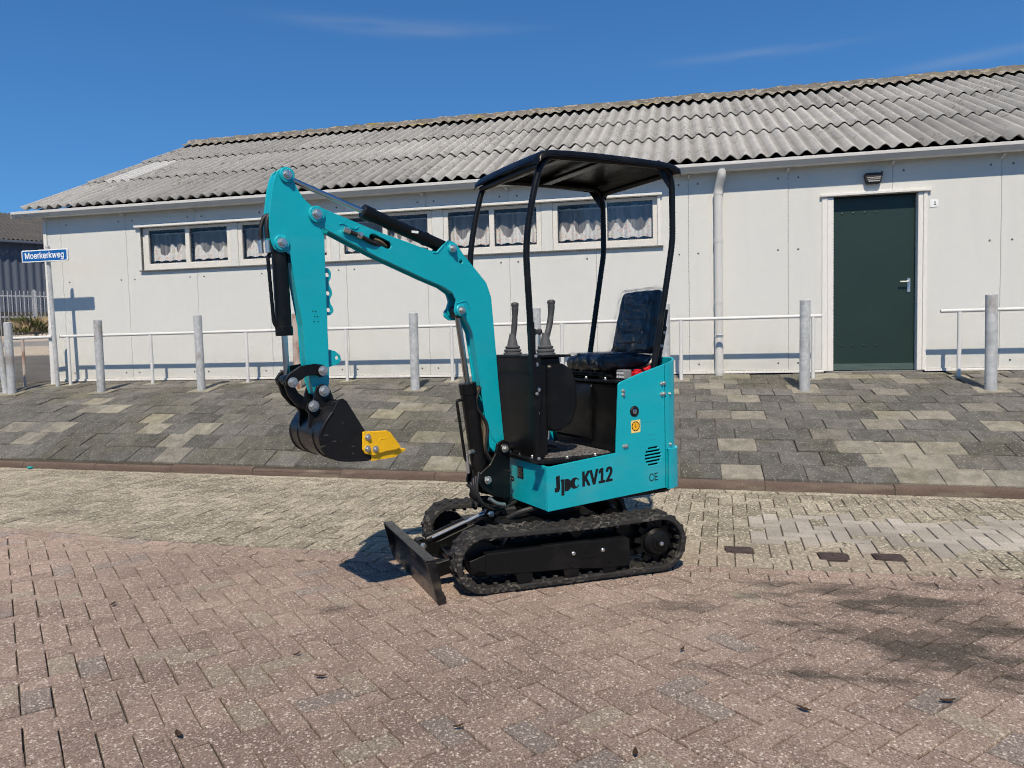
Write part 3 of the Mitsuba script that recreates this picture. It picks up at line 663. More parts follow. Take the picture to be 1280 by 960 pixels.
add('plate', prism(sg.box(2.975, 2.81, 3.065, 2.90), NW - .008, NW - .0005, .002, r=.008), 'm_signwhite', t, WF)
m, _ = lettering('1', .040, .002, True, (3.010, NW - .0085, 2.835), (1, 0, 0), (0, 0, 1), (0, -1, 0)); add('numeral', m, 'm_print', t, WF, smooth=False)

# ------------------------------------------------------------------ bollards, rails, street sign
bol = [(-9.56, 9.15, .7, 1.744, 'm_galv', .048, 'galvanised bollard at the far left, left of the street sign pole'),
       (-9.68, 9.17, .7, 1.55, 'm_galv', .036, 'thin short galvanised post leaning behind the leftmost bollard'),
       (-9.42, 9.78, .7, 1.689, 'm_railpaint', .042, 'pale painted bollard standing right at the foot of the street sign pole'),
       (-8.03, 9.15, .7, 1.737, 'm_galv', .048, 'galvanised bollard second to the right of the street sign'),
       (-6.42, 9.15, .7, 1.758, 'm_galv', .048, 'galvanised bollard left of the excavator bucket, below the first window'),
       (-4.97, 9.15, .7, 1.737, 'm_rusty', .048, 'rust streaked bollard half hidden behind the excavator arm'),
       (-3.32, 9.15, .7, 1.698, 'm_galv', .050, 'galvanised bollard under the excavator boom'),
       (-1.73, 9.15, .7, 1.71, 'm_galv', .048, 'galvanised bollard mostly hidden behind the excavator control levers'),
       (-0.16, 9.1, .7, 1.707, 'm_galv', .048, 'galvanised bollard peeping out behind the excavator seat'),
       (1.39, 9.08, .7, 1.701, 'm_galv', .051, 'galvanised bollard just left of the green door'),
       (3.27, 9.0, .7, 1.695, 'm_galv', .052, 'galvanised bollard at the right, right of the green door')]
for a, n, z0, z1, mat, r, lab in bol:
    r *= 1.14
    t = thing('bollard', lab, 'bollard', 'metal bollards along the pavement')
    lx, ly = rng.normal(0, .006), rng.normal(0, .006)
    if 'leaning' in lab: lx = -.09
    z0 = float(zpave(np.array([a]), np.array([n]))[0])
    ax = (lx, ly, 1)
    H = z1 - z0
    add('post', lathe((a, n, z0 - .1), ax, [(r, 0), (r, H + .08), (r - .004, H + .092)], 20), mat, t, WF)
    if r > .04: add('cap', lathe((a + lx * (H + .1), n + ly * (H + .1), z0 - .1 + H + .092), ax, [(r + .001, -.012), (r + .001, .004), (r * .5, .014), (.004, .017)], 20), mat, t, WF)
    w = .13 + .05 * rng.random()
    add('footing', tri(*((lambda V, F: (V, F))(*piece(np.array([(a - w, n - w * .8), (a + w * 1.1, n - w * .7), (a + w, n + w), (a - w * .9, n + w * .9)]), zpave, .012)[:2]))), 'm_tile', t, WF, uv=np.tile((.6, .75), (12, 1)))
RN_ = 9.72
def railing(label, a0, a1, posts, z, ext=(0, 0)):
    t = thing('handrail', label, 'handrail', 'tubular rails in front of the facade')
    add('rail', tube([(a0, RN_, z), ((a0 + a1) / 2, RN_, z + .003), (a1, RN_, z)], .021, 14), 'm_railpaint', t, WF)
    for a in posts:
        z0 = float(zpave(np.array([a]), np.array([RN_]))[0])
        add('post', cyl((a, RN_ - .001, z0 - .05), (a, RN_ - .001, z - .012), .023, 14), 'm_railpaint', t, WF)
        w = .10
        V, Fc, c = piece(np.array([(a - w, RN_ - w), (a + w, RN_ - w), (a + w, RN_ + w), (a - w, RN_ + w)]), zpave, .008); add('footing', tri(V, Fc), 'm_tile', t, WF, uv=np.tile((.6, .8), (len(V), 1)))
railing('long pale tubular handrail running from the street sign to the green door', -9.21, 1.68, [-9.07, -7.63, -6.06, -4.52, -2.99, -1.49, .02, 1.585], 1.530)
railing('short pale tubular handrail at the right of the green door', 2.99, 8.5, [3.19, 4.75, 6.35, 7.95], 1.545)
t = thing('handrail', 'short white tubular handrail between the leftmost bollard and the sign pole', 'handrail', 'tubular rails in front of the facade')
add('rail', tube([(-10.08, 9.66, 1.518), (-9.36, 9.72, 1.530)], .024, 14), 'm_railpaint', t, WF)
z0 = float(zpave(np.array([-9.85]), np.array([9.73]))[0])
add('post', cyl((-9.86, 9.68, z0 - .05), (-9.86, 9.68, 1.51), .022, 14), 'm_rusty', t, WF)

t = thing('street_sign', 'blue street name sign reading Moerkerkweg on a grey pole by the corner', 'street sign')
SA, SN = -9.235, 9.59
add('pole', [cyl((SA + .03, SN + .03, .68), (SA, SN + .02, 2.86), .030, 18), cyl((SA, SN + .02, 2.86), (SA, SN + .02, 2.89), .032, 18, .008)], 'm_galv', t, WF)
pb = add('name_plate', prism(rnd(sg.box(SA - .41, 2.647, SA + .41, 2.827), .02), SN - .045, SN - .02, .003), 'm_signwhite', t, WF)
add('blue_face', prism(rnd(sg.box(SA - .39, 2.663, SA + .39, 2.811), .014), SN - .0475, SN - .0452), 'm_signblue', pb, WF)
m, (tx0, tx1) = lettering('Moerkerkweg', .088, .0012, True, (0, 0, 0), (1, 0, 0), (0, 0, 1), (0, -1, 0))
s_ = .69 / (tx1 - tx0); v = m.vertices.copy(); v[:, 0] = (v[:, 0] - (tx0 + tx1) / 2) * s_ + SA; v[:, 1] += SN - .0477; v[:, 2] += 2.700
add('lettering', tri(v, m.faces), 'm_signwhite', pb, WF, smooth=False)
add('clamp', [box(SA - .036, SA + .036, SN - .02, SN + .055, z, z + .025, .003) for z in (2.68, 2.77)], 'm_galv', t, WF)

# small litter
t = thing('leaf_litter', 'scrap of turquoise plastic lying against the kerb at the left', 'litter')
zq = .01
add('scrap', [trimesh.convex.convex_hull(np.array([-7.12, float(kerb_n(-7.12)) - .05, .02]) + rng.normal(0, 1, (14, 3)) * [.028, .015, .012])], 'm_tealbit', t, WF)
spots = [(-1.62, 2.88), (-1.42, 2.70), (-.76, 2.42), (-.15, 2.36), (.42, 2.75), (.93, 2.9), (1.6, 4.52), (1.45, 2.66), (-1.70, 2.2), (1.73, 4.55), (-2.9, 3.3), (1.0, 4.98), (.0, 3.2)]
for i, (x, y) in enumerate(spots):
    a_ = rng.uniform(0, 3.1); L = rng.uniform(.016, .030); V = []
    for s_ in np.linspace(-1, 1, 7):
        w = .35 * L * (1 - s_ * s_) + .0008
        for q in (-1, 0, 1): V.append((x + math.cos(a_) * s_ * L - math.sin(a_) * q * w, y + math.sin(a_) * s_ * L + math.cos(a_) * q * w, .010 + .004 * abs(q) + .006 * s_ * s_))
    Fc = []
    for r_ in range(6):
        for q in range(2): o = r_ * 3 + q; Fc += [[o, o + 1, o + 4], [o, o + 4, o + 3]]
    k_ = add('fallen_leaf', tri(V, Fc), 'm_leaf', None, WF)
    labels[k_] = {'label': 'small dark dry leaf lying on the road bricks', 'category': 'leaf', 'group': 'dark dry leaves scattered on the paving'}

# ------------------------------------------------------------------ far left: shed, fence, dry shrub
SF = Fr((.732, .681), (-.681, .732), (-23.6, 33.2, 0))
S = thing('grey_shed', 'dark grey corrugated metal shed with a low pitched roof behind the fence', 'shed')
zs = 2.0
L0, L1 = -9, 26
xs = np.arange(L0, L1, .05); ys = .03 * np.sign(np.sin(xs * 2 * np.pi / .30)) * np.minimum(1, 3 * abs(np.sin(xs * 2 * np.pi / .30)))
V = np.vstack([np.column_stack([xs, ys, xs * 0 + zs - .5]), np.column_stack([xs, ys, xs * 0 + 6.25])]); n = len(xs)
add('wall', tri(V, [[j, j + 1, n + j + 1] for j in range(n - 1)] + [[j, n + j + 1, n + j] for j in range(n - 1)]), 'm_shedwall', S, SF, smooth=False)
add('base_wall', box(L0, L1, -.08, .0, zs - .5, 3.05), 'm_shedroof', S, SF)
def slope_sheet(y0, z0, y1, z1):
    xs = np.arange(L0 - .3, L1 + .3, .045); h = .03 * np.cos(2 * np.pi * xs / .18)
    V = np.vstack([np.column_stack([xs, xs * 0 + y0, z0 + h]), np.column_stack([xs, xs * 0 + y1, z1 + h])]); n = len(xs)
    return tri(V, [[j, j + 1, n + j + 1] for j in range(n - 1)] + [[j, n + j + 1, n + j] for j in range(n - 1)])
add('roof', [slope_sheet(-.3, 6.28, 6.5, 8.45), slope_sheet(13.3, 6.28, 6.5, 8.45)], 'm_shedroof', S, SF)
add('eave_gutter', box(L0 - .3, L1 + .3, -.42, -.28, 6.12, 6.24, .02), 'm_shedwall', S, SF)
add('back_wall', box(L0, L1, 12.9, 13.0, 1.5, 6.3), 'm_shedwall', S, SF)
for x in (L0, L1): 
    m = prism([(0, 1.5), (13, 1.5), (13, 6.25), (6.5, 8.35), (0, 6.25)], x - .02, x + .02); m.vertices = m.vertices[:, [1, 0, 2]]; m.faces = m.faces[:, ::-1]; add('end_wall', m, 'm_shedwall', S, SF)
FF = Fr((.732, .681), (-.681, .732), (-20.9, 29.2, 0))
f_ = thing('bar_fence', 'galvanised vertical bar fence in front of the dark grey shed', 'fence')
for i in range(64):
    x = -3.2 + .14 * i; add('bar', box(x - .012, x + .012, -.012, .012, 1.9, 3.68 + (.5 if i in (26, 29) else 0) + .02 * (i % 2)), 'm_galv', f_, FF, smooth=False)
add('rail', [box(-3.4, 6, .012, .05, z, z + .05) for z in (2.62, 3.46)], 'm_galv', f_, FF)
for x in (-3.3, -.3, 2.2, 4.7): add('post', box(x - .04, x + .04, .02, .10, 1.8, 3.75), 'm_galv', f_, FF)
t = thing('white_post', 'thin white post at the left edge beside the fence', 'post')
add('shaft', cyl((0.3, -.3, 1.7), (0.28, -.3, 5.0), .06, 14), 'm_white', t, FF)
t = thing('dry_shrub', 'low tuft of dry tan and green growth at the foot of the fence', 'shrub')
V, Fc = [], []; r2 = np.random.default_rng(3)
for i in range(900):
    x, y = r2.normal(1.9, .42), r2.normal(-.6, .2); h = .75 * math.exp(-((x - 2.0) / .55) ** 2) * r2.uniform(.4, 1)
    d = r2.normal(0, .5, 2) * h; w = .012 + .012 * r2.random(); o = len(V); zz = 2.02
    V += [(x - w, y, zz), (x + w, y + .01, zz), (x + d[0] * .5, y + d[1] * .5, zz + h * .7), (x + d[0], y + d[1], zz + h)]
    Fc += [[o, o + 1, o + 2], [o, o + 2, o + 3]]
add('blades', tri(V, Fc), 'm_dry', t, FF, smooth=False, label='dry blades and twigs of the tuft', kind='stuff')
add('stem', [tube([(1.9 + dx, -.6, 1.95), (1.9 + dx * 1.5, -.6, 2.25), (1.9 + dx * 2.6, -.62, 2.5)], .012, 6) for dx in (-.15, 0, .14)], 'm_dry', t, FF)

# ------------------------------------------------------------------ the mini excavator
def ufr(psi, O): return Fr((-math.cos(psi), -math.sin(psi)), (math.sin(psi), -math.cos(psi)), O)
UF = ufr(.3156, (.192, 4.46, 0)); HF = ufr(.49, (.192, 4.46, 0)); BF = ufr(.63, (-.10535, 4.3014, 0))
X = thing('mini_excavator', 'turquoise tracked mini excavator with black canopy and yellow bucket tooth', 'excavator')
def part(name, mesh, mat, fr, parent=X, smooth=35, **lab): return add(name, mesh, mat, parent, fr, smooth, **lab)
def bolt(P, axis, r=.011, fr=HF, parent=X, mat='m_zinc', wr=1.5):
    return part('bolt', [lathe(P, axis, [(r * wr, 0), (r * wr, .003)], 18), lathe(P, axis, [(r, .003), (r, .011), (r * .8, .013)], 6)], mat, fr, parent, smooth=20)
def pin(u, z, v, fr, parent, boss=.034, nut=.017, bmat='m_teal', side=1):
    part('boss', lathe((u, v, z), (0, side, 0), [(boss, -.002), (boss, .010), (boss - .003, .013)], 28), bmat, fr, parent)
    part('pin', [lathe((u, v, z), (0, side, 0), [(nut * 1.35, .012), (nut * 1.35, .0165)], 24), lathe((u, v, z), (0, side, 0), [(nut, .016), (nut, .028), (nut * .85, .031)], 6), lathe((u, v, z), (0, side, 0), [(nut * .55, .030), (nut * .55, .037)], 14)], 'm_zinc', fr, parent, smooth=25)

# --- undercarriage
R_, C_ = .150, .512
def belt_pt(s):
    """Point and outward normal on the belt's mid line at arc length s (u, z)."""
    Ls = 2 * C_; La = math.pi * R_; tot = 2 * Ls + 2 * La; s = s % tot; zc = .172
    if s < Ls:
        f = s / Ls; return np.array([C_ - s, zc + R_ - .010 * math.sin(math.pi * f)]), np.array([0, 1.0])
    s -= Ls
    if s < La: q = s / R_; return np.array([-C_ - R_ * math.sin(q), zc + R_ * math.cos(q)]), np.array([-math.sin(q), math.cos(q)])
    s -= La
    if s < Ls: return np.array([-C_ + s, zc - R_]), np.array([0, -1.0])
    s -= Ls; q = s / R_; return np.array([C_ + R_ * math.sin(q), zc - R_ * math.cos(q)]), np.array([math.sin(q), -math.cos(q)])
TOT = 4 * C_ + 2 * math.pi * R_
def track(side):
    tk = X + '__' + numbered_part('track')
    v0, v1 = (.285, .46) if side > 0 else (-.46, -.285)
    S_ = np.linspace(0, TOT, 161)[:-1]; V = []; Fc = []
    prof = [(v0 + .005, .012), (v0, .006), (v0, -.013), (v0 + .004, -.017), (v1 - .004, -.017), (v1, -.013), (v1, .006), (v1 - .005, .012)]
    for s in S_:
        p, n = belt_pt(s)
        for v, h in prof: q = p + n * h; V.append((q[0], v, q[1]))
    m_ = len(S_); k_ = len(prof)
    for i in range(m_):
        for j in range(k_):
            a, b, c, d = i * k_ + j, i * k_ + (j + 1) % k_, ((i + 1) % m_) * k_ + (j + 1) % k_, ((i + 1) % m_) * k_ + j; Fc += [[a, b, c], [a, c, d]]
    bm = tri(V, Fc); bm.fix_normals(); add('belt', bm, 'm_rubber', tk, UF, 40)
    NL = 44
    for i in range(NL):
        for half in (0, 1):
            s = (i + .5 * half) * TOT / NL; p, n = belt_pt(s); t = np.array([-n[1], n[0]])
            a0, a1 = (v0 + .010, (v0 + v1) / 2 + .012) if half == 0 else ((v0 + v1) / 2 - .012, v1 - .010)
            P = []
            for (va, sk) in ((a0, 1 if half else -1), (a1, -1 if half else 1)):
                for hb, wd in ((.010, .019), (.0205, .010), (.0235, .005)):
                    for e in (-1, 1):
                        q = p + n * hb + t * (e * wd + sk * .008); inset = (.0 if hb < .01 else .007) * (1 if va == a0 else -1); P.append((q[0], va + inset, q[1]))
            add('tread_lug', trimesh.convex.convex_hull(np.array(P)), 'm_rubber', tk, UF, 30)
    gl = []
    for i in range(NL):
        p, n = belt_pt((i + .25) * TOT / NL); t = np.array([-n[1], n[0]])
        for vv in (v0 + .045, v1 - .045):
            P = [(*(p - n * h + t * e * w)[[0]], vv + x, *(p - n * h + t * e * w)[[1]]) for h, w in ((.010, .014), (.034, .008)) for e in (-1, 1) for x in (-.018, .018)]
            gl.append(trimesh.convex.convex_hull(np.array(P)))
    add('guide_lugs', gl, 'm_rubber', tk, UF, 30, label='rubber drive lugs on the inside of the belt', kind='stuff')
    vo = v1 - .012 if side > 0 else v0 + .012; vi = v0 + .02 if side > 0 else v1 - .02
    lo, hi = min(vo, vi), max(vo, vi)
    fk = add('frame', [prism([(.515, .108), (.515, .222), (.20, .2255), (.19, .231), (-.08, .2315), (-.09, .226), (-.30, .2275), (-.322, .215), (-.326, .075), (-.30, .062), (-.16, .066), (.02, .085), (.30, .095)], lo, hi, .005)], 'm_black', tk, UF, 30)
    sg_ = 1 if side > 0 else -1
    for u, z in ((.02, .172), (-.155, .172)): add('bolt', lathe((u, vo, z), (0, sg_, 0), [(.012, -.001), (.011, .007), (.007, .010)], 14), 'm_zinc', fk, UF)
    for u, z in ((.03, .105), (-.20, .105)): add('bolt', lathe((u, vo, z), (0, sg_, 0), [(.011, -.001), (.010, .006), (.006, .008)], 6), 'm_black', fk, UF)
    add('slot_plate', box(-.115, -.015, vo - .004, vo + .004, .135, .153, .002), 'm_black', fk, UF)
    for u in (.30, .03, -.20): add('roller', lathe((u, (v0 + v1) / 2 - .06, .075), (0, 1, 0), [(.02, -.012), (.045, -.01), (.045, .03), (.032, .035), (.032, .085), (.045, .09), (.045, .13), (.02, .132)], 22), 'm_black', tk, UF)
    add('roller', lathe((-.02, (v0 + v1) / 2 - .03, .268), (0, 1, 0), [(.02, 0), (.028, .002), (.028, .06), (.02, .062)], 18), 'm_black', tk, UF)
    # sprocket with teeth, motor hub
    spk = []
    for i in range(11):
        q = 2 * math.pi * i / 11 + .1
        P = [(-C_ + math.cos(q + d) * r, (v0 + v1) / 2 + x, .172 + math.sin(q + d) * r) for r, d in ((.085, -.22), (.085, .22), (.128, -.10), (.128, .10)) for x in (-.018, .018)]
        spk.append(trimesh.convex.convex_hull(np.array(P)))
    spk.append(lathe((-C_, (v0 + v1) / 2, .172), (0, 1, 0), [(.03, -.02), (.094, -.02), (.094, .02), (.03, .02)], 30))
    add('sprocket', spk, 'm_black', tk, UF, 30)
    c = (v0 + v1) / 2
    add('hub', [lathe((-C_, c, .172), (0, sg_, 0), [(.082, .01), (.080, .045), (.066, .062), (.045, .066), (.042, .074), (.026, .076), (.024, .088)], 32)], 'm_black', tk, UF)
    add('hub_bolts', [lathe((-C_ + .064 * math.cos(q), c + sg_ * .052, .172 + .064 * math.sin(q)), (0, sg_, 0), [(.007, 0), (.007, .012)], 6) for q in np.arange(8) * math.pi / 4], 'm_black', tk, UF, label='bolts round the hub', kind='stuff')
    add('motor_housing', lathe((-C_, c - sg_ * .02, .172), (0, -sg_, 0), [(.09, 0), (.09, .08), (.07, .10), (.07, .17)], 28), 'm_black', tk, UF)
    add('motor_plate', box(-.62, -.30, c - sg_ * .055 - .006, c - sg_ * .055 + .006, .08, .27, .004), 'm_black', tk, UF)
    add('axle_nut', lathe((-C_, c + sg_ * .088, .172), (0, sg_, 0), [(.012, 0), (.012, .008), (.006, .010)], 6), 'm_zinc', tk, UF)
    add('idler', [lathe((C_, c - .03, .172), (0, 1, 0), [(.03, -.05), (.096, -.046), (.100, -.040), (.100, .01), (.096, .016), (.03, .02)], 36)], 'm_black', tk, UF)
    add('fork', [prism([(.60, .155), (.50, .115), (.42, .12), (.42, .215), (.50, .22), (.60, .19)], c + sg_ * .055, c + sg_ * .062 + .006, .002)], 'm_black', tk, UF)
_pc = {}
def numbered_part(n):
    c = _pc.get(n, 0); _pc[n] = c + 1; return n if c == 0 else f'{n}_{c:03d}'
track(1); track(-1)
part('cross_frame', [prism([(-.30, .13), (.34, .13), (.38, .20), (.30, .30), (.18, .335), (-.20, .335), (-.32, .26)], -.30, .30, .012), box(.10, .36, -.19, .19, .24, .33, .02)], 'm_black', UF)
part('slew_ring', [lathe((0, 0, .33), (0, 0, 1), [(.20, 0), (.20, .03), (.185, .035), (.185, .06), (.205, .065), (.205, .085)], 48)], 'm_black', UF)
part('hose_cover', [tube(spline([(.30, .16, .33), (.22, .20, .37), (.10, .21, .39), (0, .18, .40)], 6), .016, 10), tube(spline([(.34, -.06, .33), (.28, -.02, .40), (.16, .0, .41)], 6), .016, 10), box(.22, .31, -.05, .10, .33, .375, .01)], 'm_hose', UF)
# dozer blade
bl = X + '__blade'
BLO = UF(np.array([.845, .03, 0])); DF = ufr(.3156 + .085, BLO)
sec = [(-.022, .012), (.0, .0), (.014, .0), (.006, .04), (-.010, .085), (-.022, .125), (-.022, .16), (-.008, .200), (.010, .214), (.014, .226), (-.030, .228), (-.034, .205), (-.036, .13), (-.024, .07)]
rake = lambda P: [(u + .020 - .058 * (1 - z / .23), z) for u, z in P]
part('blade', prism(rake(sec), -.46, .46, .003), 'm_blade', DF)
add('top_flange', box(-.022, .036, -.463, .463, .2285, .236, .003), 'm_blade', bl, DF)
for s in (-1, 1):
    add('end_plate', prism(rake([(.016, .0), (.014, .228), (-.034, .228), (-.030, .15), (-.024, .07), (-.034, .04), (-.030, .010), (-.012, .0)]), s * .463 - .006, s * .463 + .006, .002, r=.008), 'm_blade', bl, DF)
    add('bolt', lathe((-.008, s * .469, .19), (0, s, 0), [(.012, 0), (.012, .008)], 6), 'm_black', bl, DF)
for s in (-1, 1):
    part('blade_arm', [prism([(.79, .035), (.80, .12), (.62, .155), (.36, .25), (.24, .27), (.22, .20), (.40, .15), (.62, .075)], s * .19 - .022, s * .19 + .022, .005)], 'm_black', UF)
part('blade_brace', box(.58, .63, -.19, .19, .085, .13, .006), 'm_black', UF)
bc = X + '__blade_cylinder'
pA, pB = np.array([.775, .02, .20]), np.array([.375, .02, .345]); dd = pB - pA
part('blade_cylinder', [cyl(pA + dd * .08, pA + dd * .66, .030, 22, .004), lathe(pA + [0, -.03, 0], (0, 1, 0), [(.032, 0), (.032, .06)], 20)], 'm_black', UF)
add('rod', cyl(pA + dd * .66, pA + dd * .95, .014, 16), 'm_chrome', bc, UF)
add('feed_pipe', [cyl(pA + dd * .15 + [0, .034, .012], pA + dd * .72 + [0, .034, .012], .0075, 10), cyl(pA + dd * .70 + [0, .034, .012], pA + dd * .86 + [0, .030, .012], .011, 10)], 'm_zinc', bc, UF)
for P in (pA, pB): add('pin', [cyl(P - [0, .06, 0], P + [0, .062, 0], .013, 16), lathe(P + [0, .062, 0], (0, 1, 0), [(.020, 0), (.020, .010), (.012, .013)], 6)], 'm_zinc', bc, UF, 25)
for s in (-1, 1):
    add('lug', prism([(.80, .05), (.825, .20), (.79, .225), (.755, .20), (.78, .12)], .02 + s * .048 - .006, .02 + s * .048 + .006, .002), 'm_blade', bl, UF)
    part('cylinder_bracket', prism([(.40, .36), (.385, .385), (.35, .375), (.26, .32), (.28, .26), (.37, .30)], .02 + s * .046 - .006, .02 + s * .046 + .006, .002), 'm_black', UF)

# --- upper body
bd = X + '__body'
def strips(cx, cz, R, slope):
    out = []
    for k in (-2.5, -1.5, -.5, .5, 1.5, 2.5):
        dz = k * .0195; hw = math.sqrt(max(R * R - dz * dz, 0)) - .002
        if hw > .01: out.append(rnd(sg.Polygon([(cx - hw, cz + dz - .0055 - slope * hw), (cx + hw, cz + dz - .0055 + slope * hw), (cx + hw, cz + dz + .0055 + slope * hw), (cx - hw, cz + dz + .0055 - slope * hw)]), .003))
    return out
side_poly = sg.Polygon([(.212, .402), (-.60, .442), (-.60, 1.174), (-.55, 1.162), (-.40, 1.122), (-.278, 1.082), (-.268, 1.07), (-.245, .682), (.212, .646)])
near = part('body', prism(side_poly, .360, .372, .002, holes=strips(-.510, .640, .062, -.055) + [disc(-.377, .913, .020)]), 'm_teal', HF)
part('side_panel', prism(side_poly, -.372, -.360, .002), 'm_teal', HF)
add('front_panel', box(.200, .213, -.36, .36, .404, .648, .002), 'm_teal', bd, HF)
pathq = [(-.602, .366)] + [(-.602 - .145 * math.sin(q), .221 + .145 * math.cos(q)) for q in np.linspace(.02, math.pi / 2, 14)]
pathq += [(-.747, .12), (-.747, 0), (-.747, -.12)] + [(x, -y) for x, y in pathq[::-1]]
def shell(path, zb, zt, th):
    P = np.array(path); d = np.gradient(P, axis=0); d /= np.linalg.norm(d, axis=1, keepdims=True); nrm = np.stack([-d[:, 1], d[:, 0]], 1)
    V = []; n = len(P)
    for off in (-th / 2, th / 2):
        for f in (0, 1):
            for i in range(n):
                q = P[i] + nrm[i] * off; V.append((q[0], q[1], zb(q[0]) if f == 0 else zt(q[0])))
    Fc = []
    for i in range(n - 1):
        a, b, c, e = i, n + i, 2 * n + i, 3 * n + i
        Fc += [[a, a + 1, b + 1], [a, b + 1, b], [c, e + 1, c + 1], [c, e, e + 1], [b, b + 1, e + 1], [b, e + 1, e], [a, c + 1, a + 1], [a, c, c + 1]]
    m = tri(V, Fc); m.fix_normals(); return m
add('rear_shell', shell(pathq, lambda u: .440 - .01 * (u + .55), lambda u: 1.162 - .24 * (u + .55), .012), 'm_teal', bd, HF, 40)
low = [(x * 1.0 - .012 * (1 if x < -.6 else 0), y * (1.03)) for x, y in pathq]
add('rear_bumper', shell(low, lambda u: .436, lambda u: .672, .016), 'm_teal', bd, HF, 40)
add('reflector', box(-.785, -.768, .18, .24, .47, .55, .003), 'm_signwhite', bd, HF)
add('base_plate', plate(sg.Polygon([(.20, .36), (.20, -.36)] + [(x + .015, y * .96) for x, y in pathq[::-1]]), .412, .428), 'm_black', bd, HF)
add('inner_box', box(-.55, .19, -.355, .355, .43, .635), 'm_black', bd, HF)
add('vent_backing', box(-.60, -.42, .335, .345, .56, .73), 'm_black', bd, HF)
for u, z in ((-.300, 1.035), (-.300, 1.013), (-.577, 1.062), (-.597, 1.065), (-.577, 1.000), (-.597, 1.003), (-.300, .716), (-.318, .718)): bolt((u, .372, z), (0, 1, 0), .0075, parent=bd)
for z in (1.0, .70): bolt((-.640, .366, z), (-.25, 1, 0), .006, parent=bd)
add('key_switch', [lathe((-.377, .372, .913), (0, 1, 0), [(.031, 0), (.031, .004), (.024, .009), (.020, .009)], 28)], 'm_print', bd, HF)
add('key_barrel', [lathe((-.372, .375, .912), (0, 1, 0), [(.014, 0), (.014, .010), (.009, .013), (.008, .009)], 20), box(-.3735, -.3705, .383, .387, .905, .919)], 'm_chrome', bd, HF)
st_ = prism(rnd(sg.Polygon([(-.352, .786), (-.418, .790), (-.418, .862), (-.352, .858)]), .004), .3722, .3732); add('warning_sticker', st_, 'm_stickerpale', bd, HF)
add('sticker_face', prism(disc(-.385, .825, .026), .3733, .3736), 'm_sticker', bd, HF)
rp = disc(-.385, .825, .029).difference(disc(-.385, .825, .0235))
for q in range(8): rp = rp.difference(affinity.rotate(sg.box(-.3865, .84, -.3835, .86), q * 45, origin=(-.385, .825)))
rp = [g for g in rp.geoms] + [sg.box(-.393, .823, -.377, .8255), affinity.rotate(sg.box(-.3862, .812, -.3838, .840), 0)]
add('sticker_print', [prism(g, .3737, .374) for g in rp], 'm_print', bd, HF)
SL_ = math.radians(3.2)
def side_text(s, h, bold, u0, z0, width=None):
    xd = (-math.cos(SL_), 0, math.sin(SL_)); yd = (math.sin(SL_) * .0, 0, 1)
    m = meshkit.text_mesh(s, h, .0012, bold); v = m.vertices; f = width / np.ptp(v[:, 0]) if width else 1
    x = (v[:, 0] - v[:, 0].min()) * f
    return tri(np.array([u0, .3722, z0]) + x[:, None] * np.array(xd) + v[:, 1:2] * np.array(yd) + v[:, 2:3] * np.array((0, 1, 0)), m.faces)
def logo():
    # heavy slab-like letters J p c, in the plane of the side, x to the rear
    k = 1 / 1.0
    J = sg.Polygon([(.010, .078), (.034, .080), (.034, .006), (.026, -.008), (.006, -.010), (.000, -.002), (.000, .016), (.010, .014)])
    p = sg.box(.043, -.034, .062, .056).union(affinity.scale(sg.Point(.077, .020).buffer(.034), .92, 1.0).difference(sg.box(.0, -.1, .0645, .1)))
    p = p.union(sg.box(.040, .046, .05, .056))
    c = affinity.scale(sg.Point(.131, .022).buffer(.031), 1.0, 1.0).difference(affinity.scale(sg.Point(.143, .022).buffer(.020), .62, 1.05)).difference(sg.Polygon([(.138, .022), (.17, .046), (.17, .000)]))
    out = []
    for g in (J, p, c):
        for q in getattr(g, 'geoms', [g]):
            m = extr(q, 0, .0012); v = m.vertices
            out.append(tri(np.array([.168, .3722, .512]) + v[:, :1] * np.array([-math.cos(SL_), 0, math.sin(SL_)]) + v[:, 1:2] * np.array([0, 0, 1]) + v[:, 2:3] * np.array([0, 1, 0]), m.faces))
    return out
add('lettering', logo() + [side_text('KV12', .080, True, -.012 - d, .517 + d * .056, .200) for d in (0, .003, .006)], 'm_print', bd, HF, smooth=False)
add('mark', side_text('CE', .044, False, -.480, .492, .062), 'm_print', bd, HF, smooth=False)
dpk = add('data_plate', box(.2132, .2145, .035, .105, .540, .608), 'm_print', bd, HF)
add('plate_print', [box(.2146, .2150, .068 - w / 2, .068 + w / 2, z, z + .004) for z, w in ((.596, .05), (.586, .04), (.576, .055), (.566, .05), (.556, .055), (.548, .03))] + [box(.2146, .2150, .040, .050, .55, .60)], 'm_zinc', dpk, HF, smooth=False)
add('slot_plate', [prism(rnd(sg.box(-.052, .508, -.010, .538), .010), .0, .0012).apply_transform(np.array([[0, 1, 0, .2132], [1, 0, 0, 0], [0, 0, 1, 0], [0, 0, 0, 1]]))], 'm_print', bd, HF)
for v in (-.042, -.020): add('slot_screw', lathe((.2145, v, .524), (1, 0, 0), [(.004, 0), (.004, .003)], 10), 'm_zinc', bd, HF)
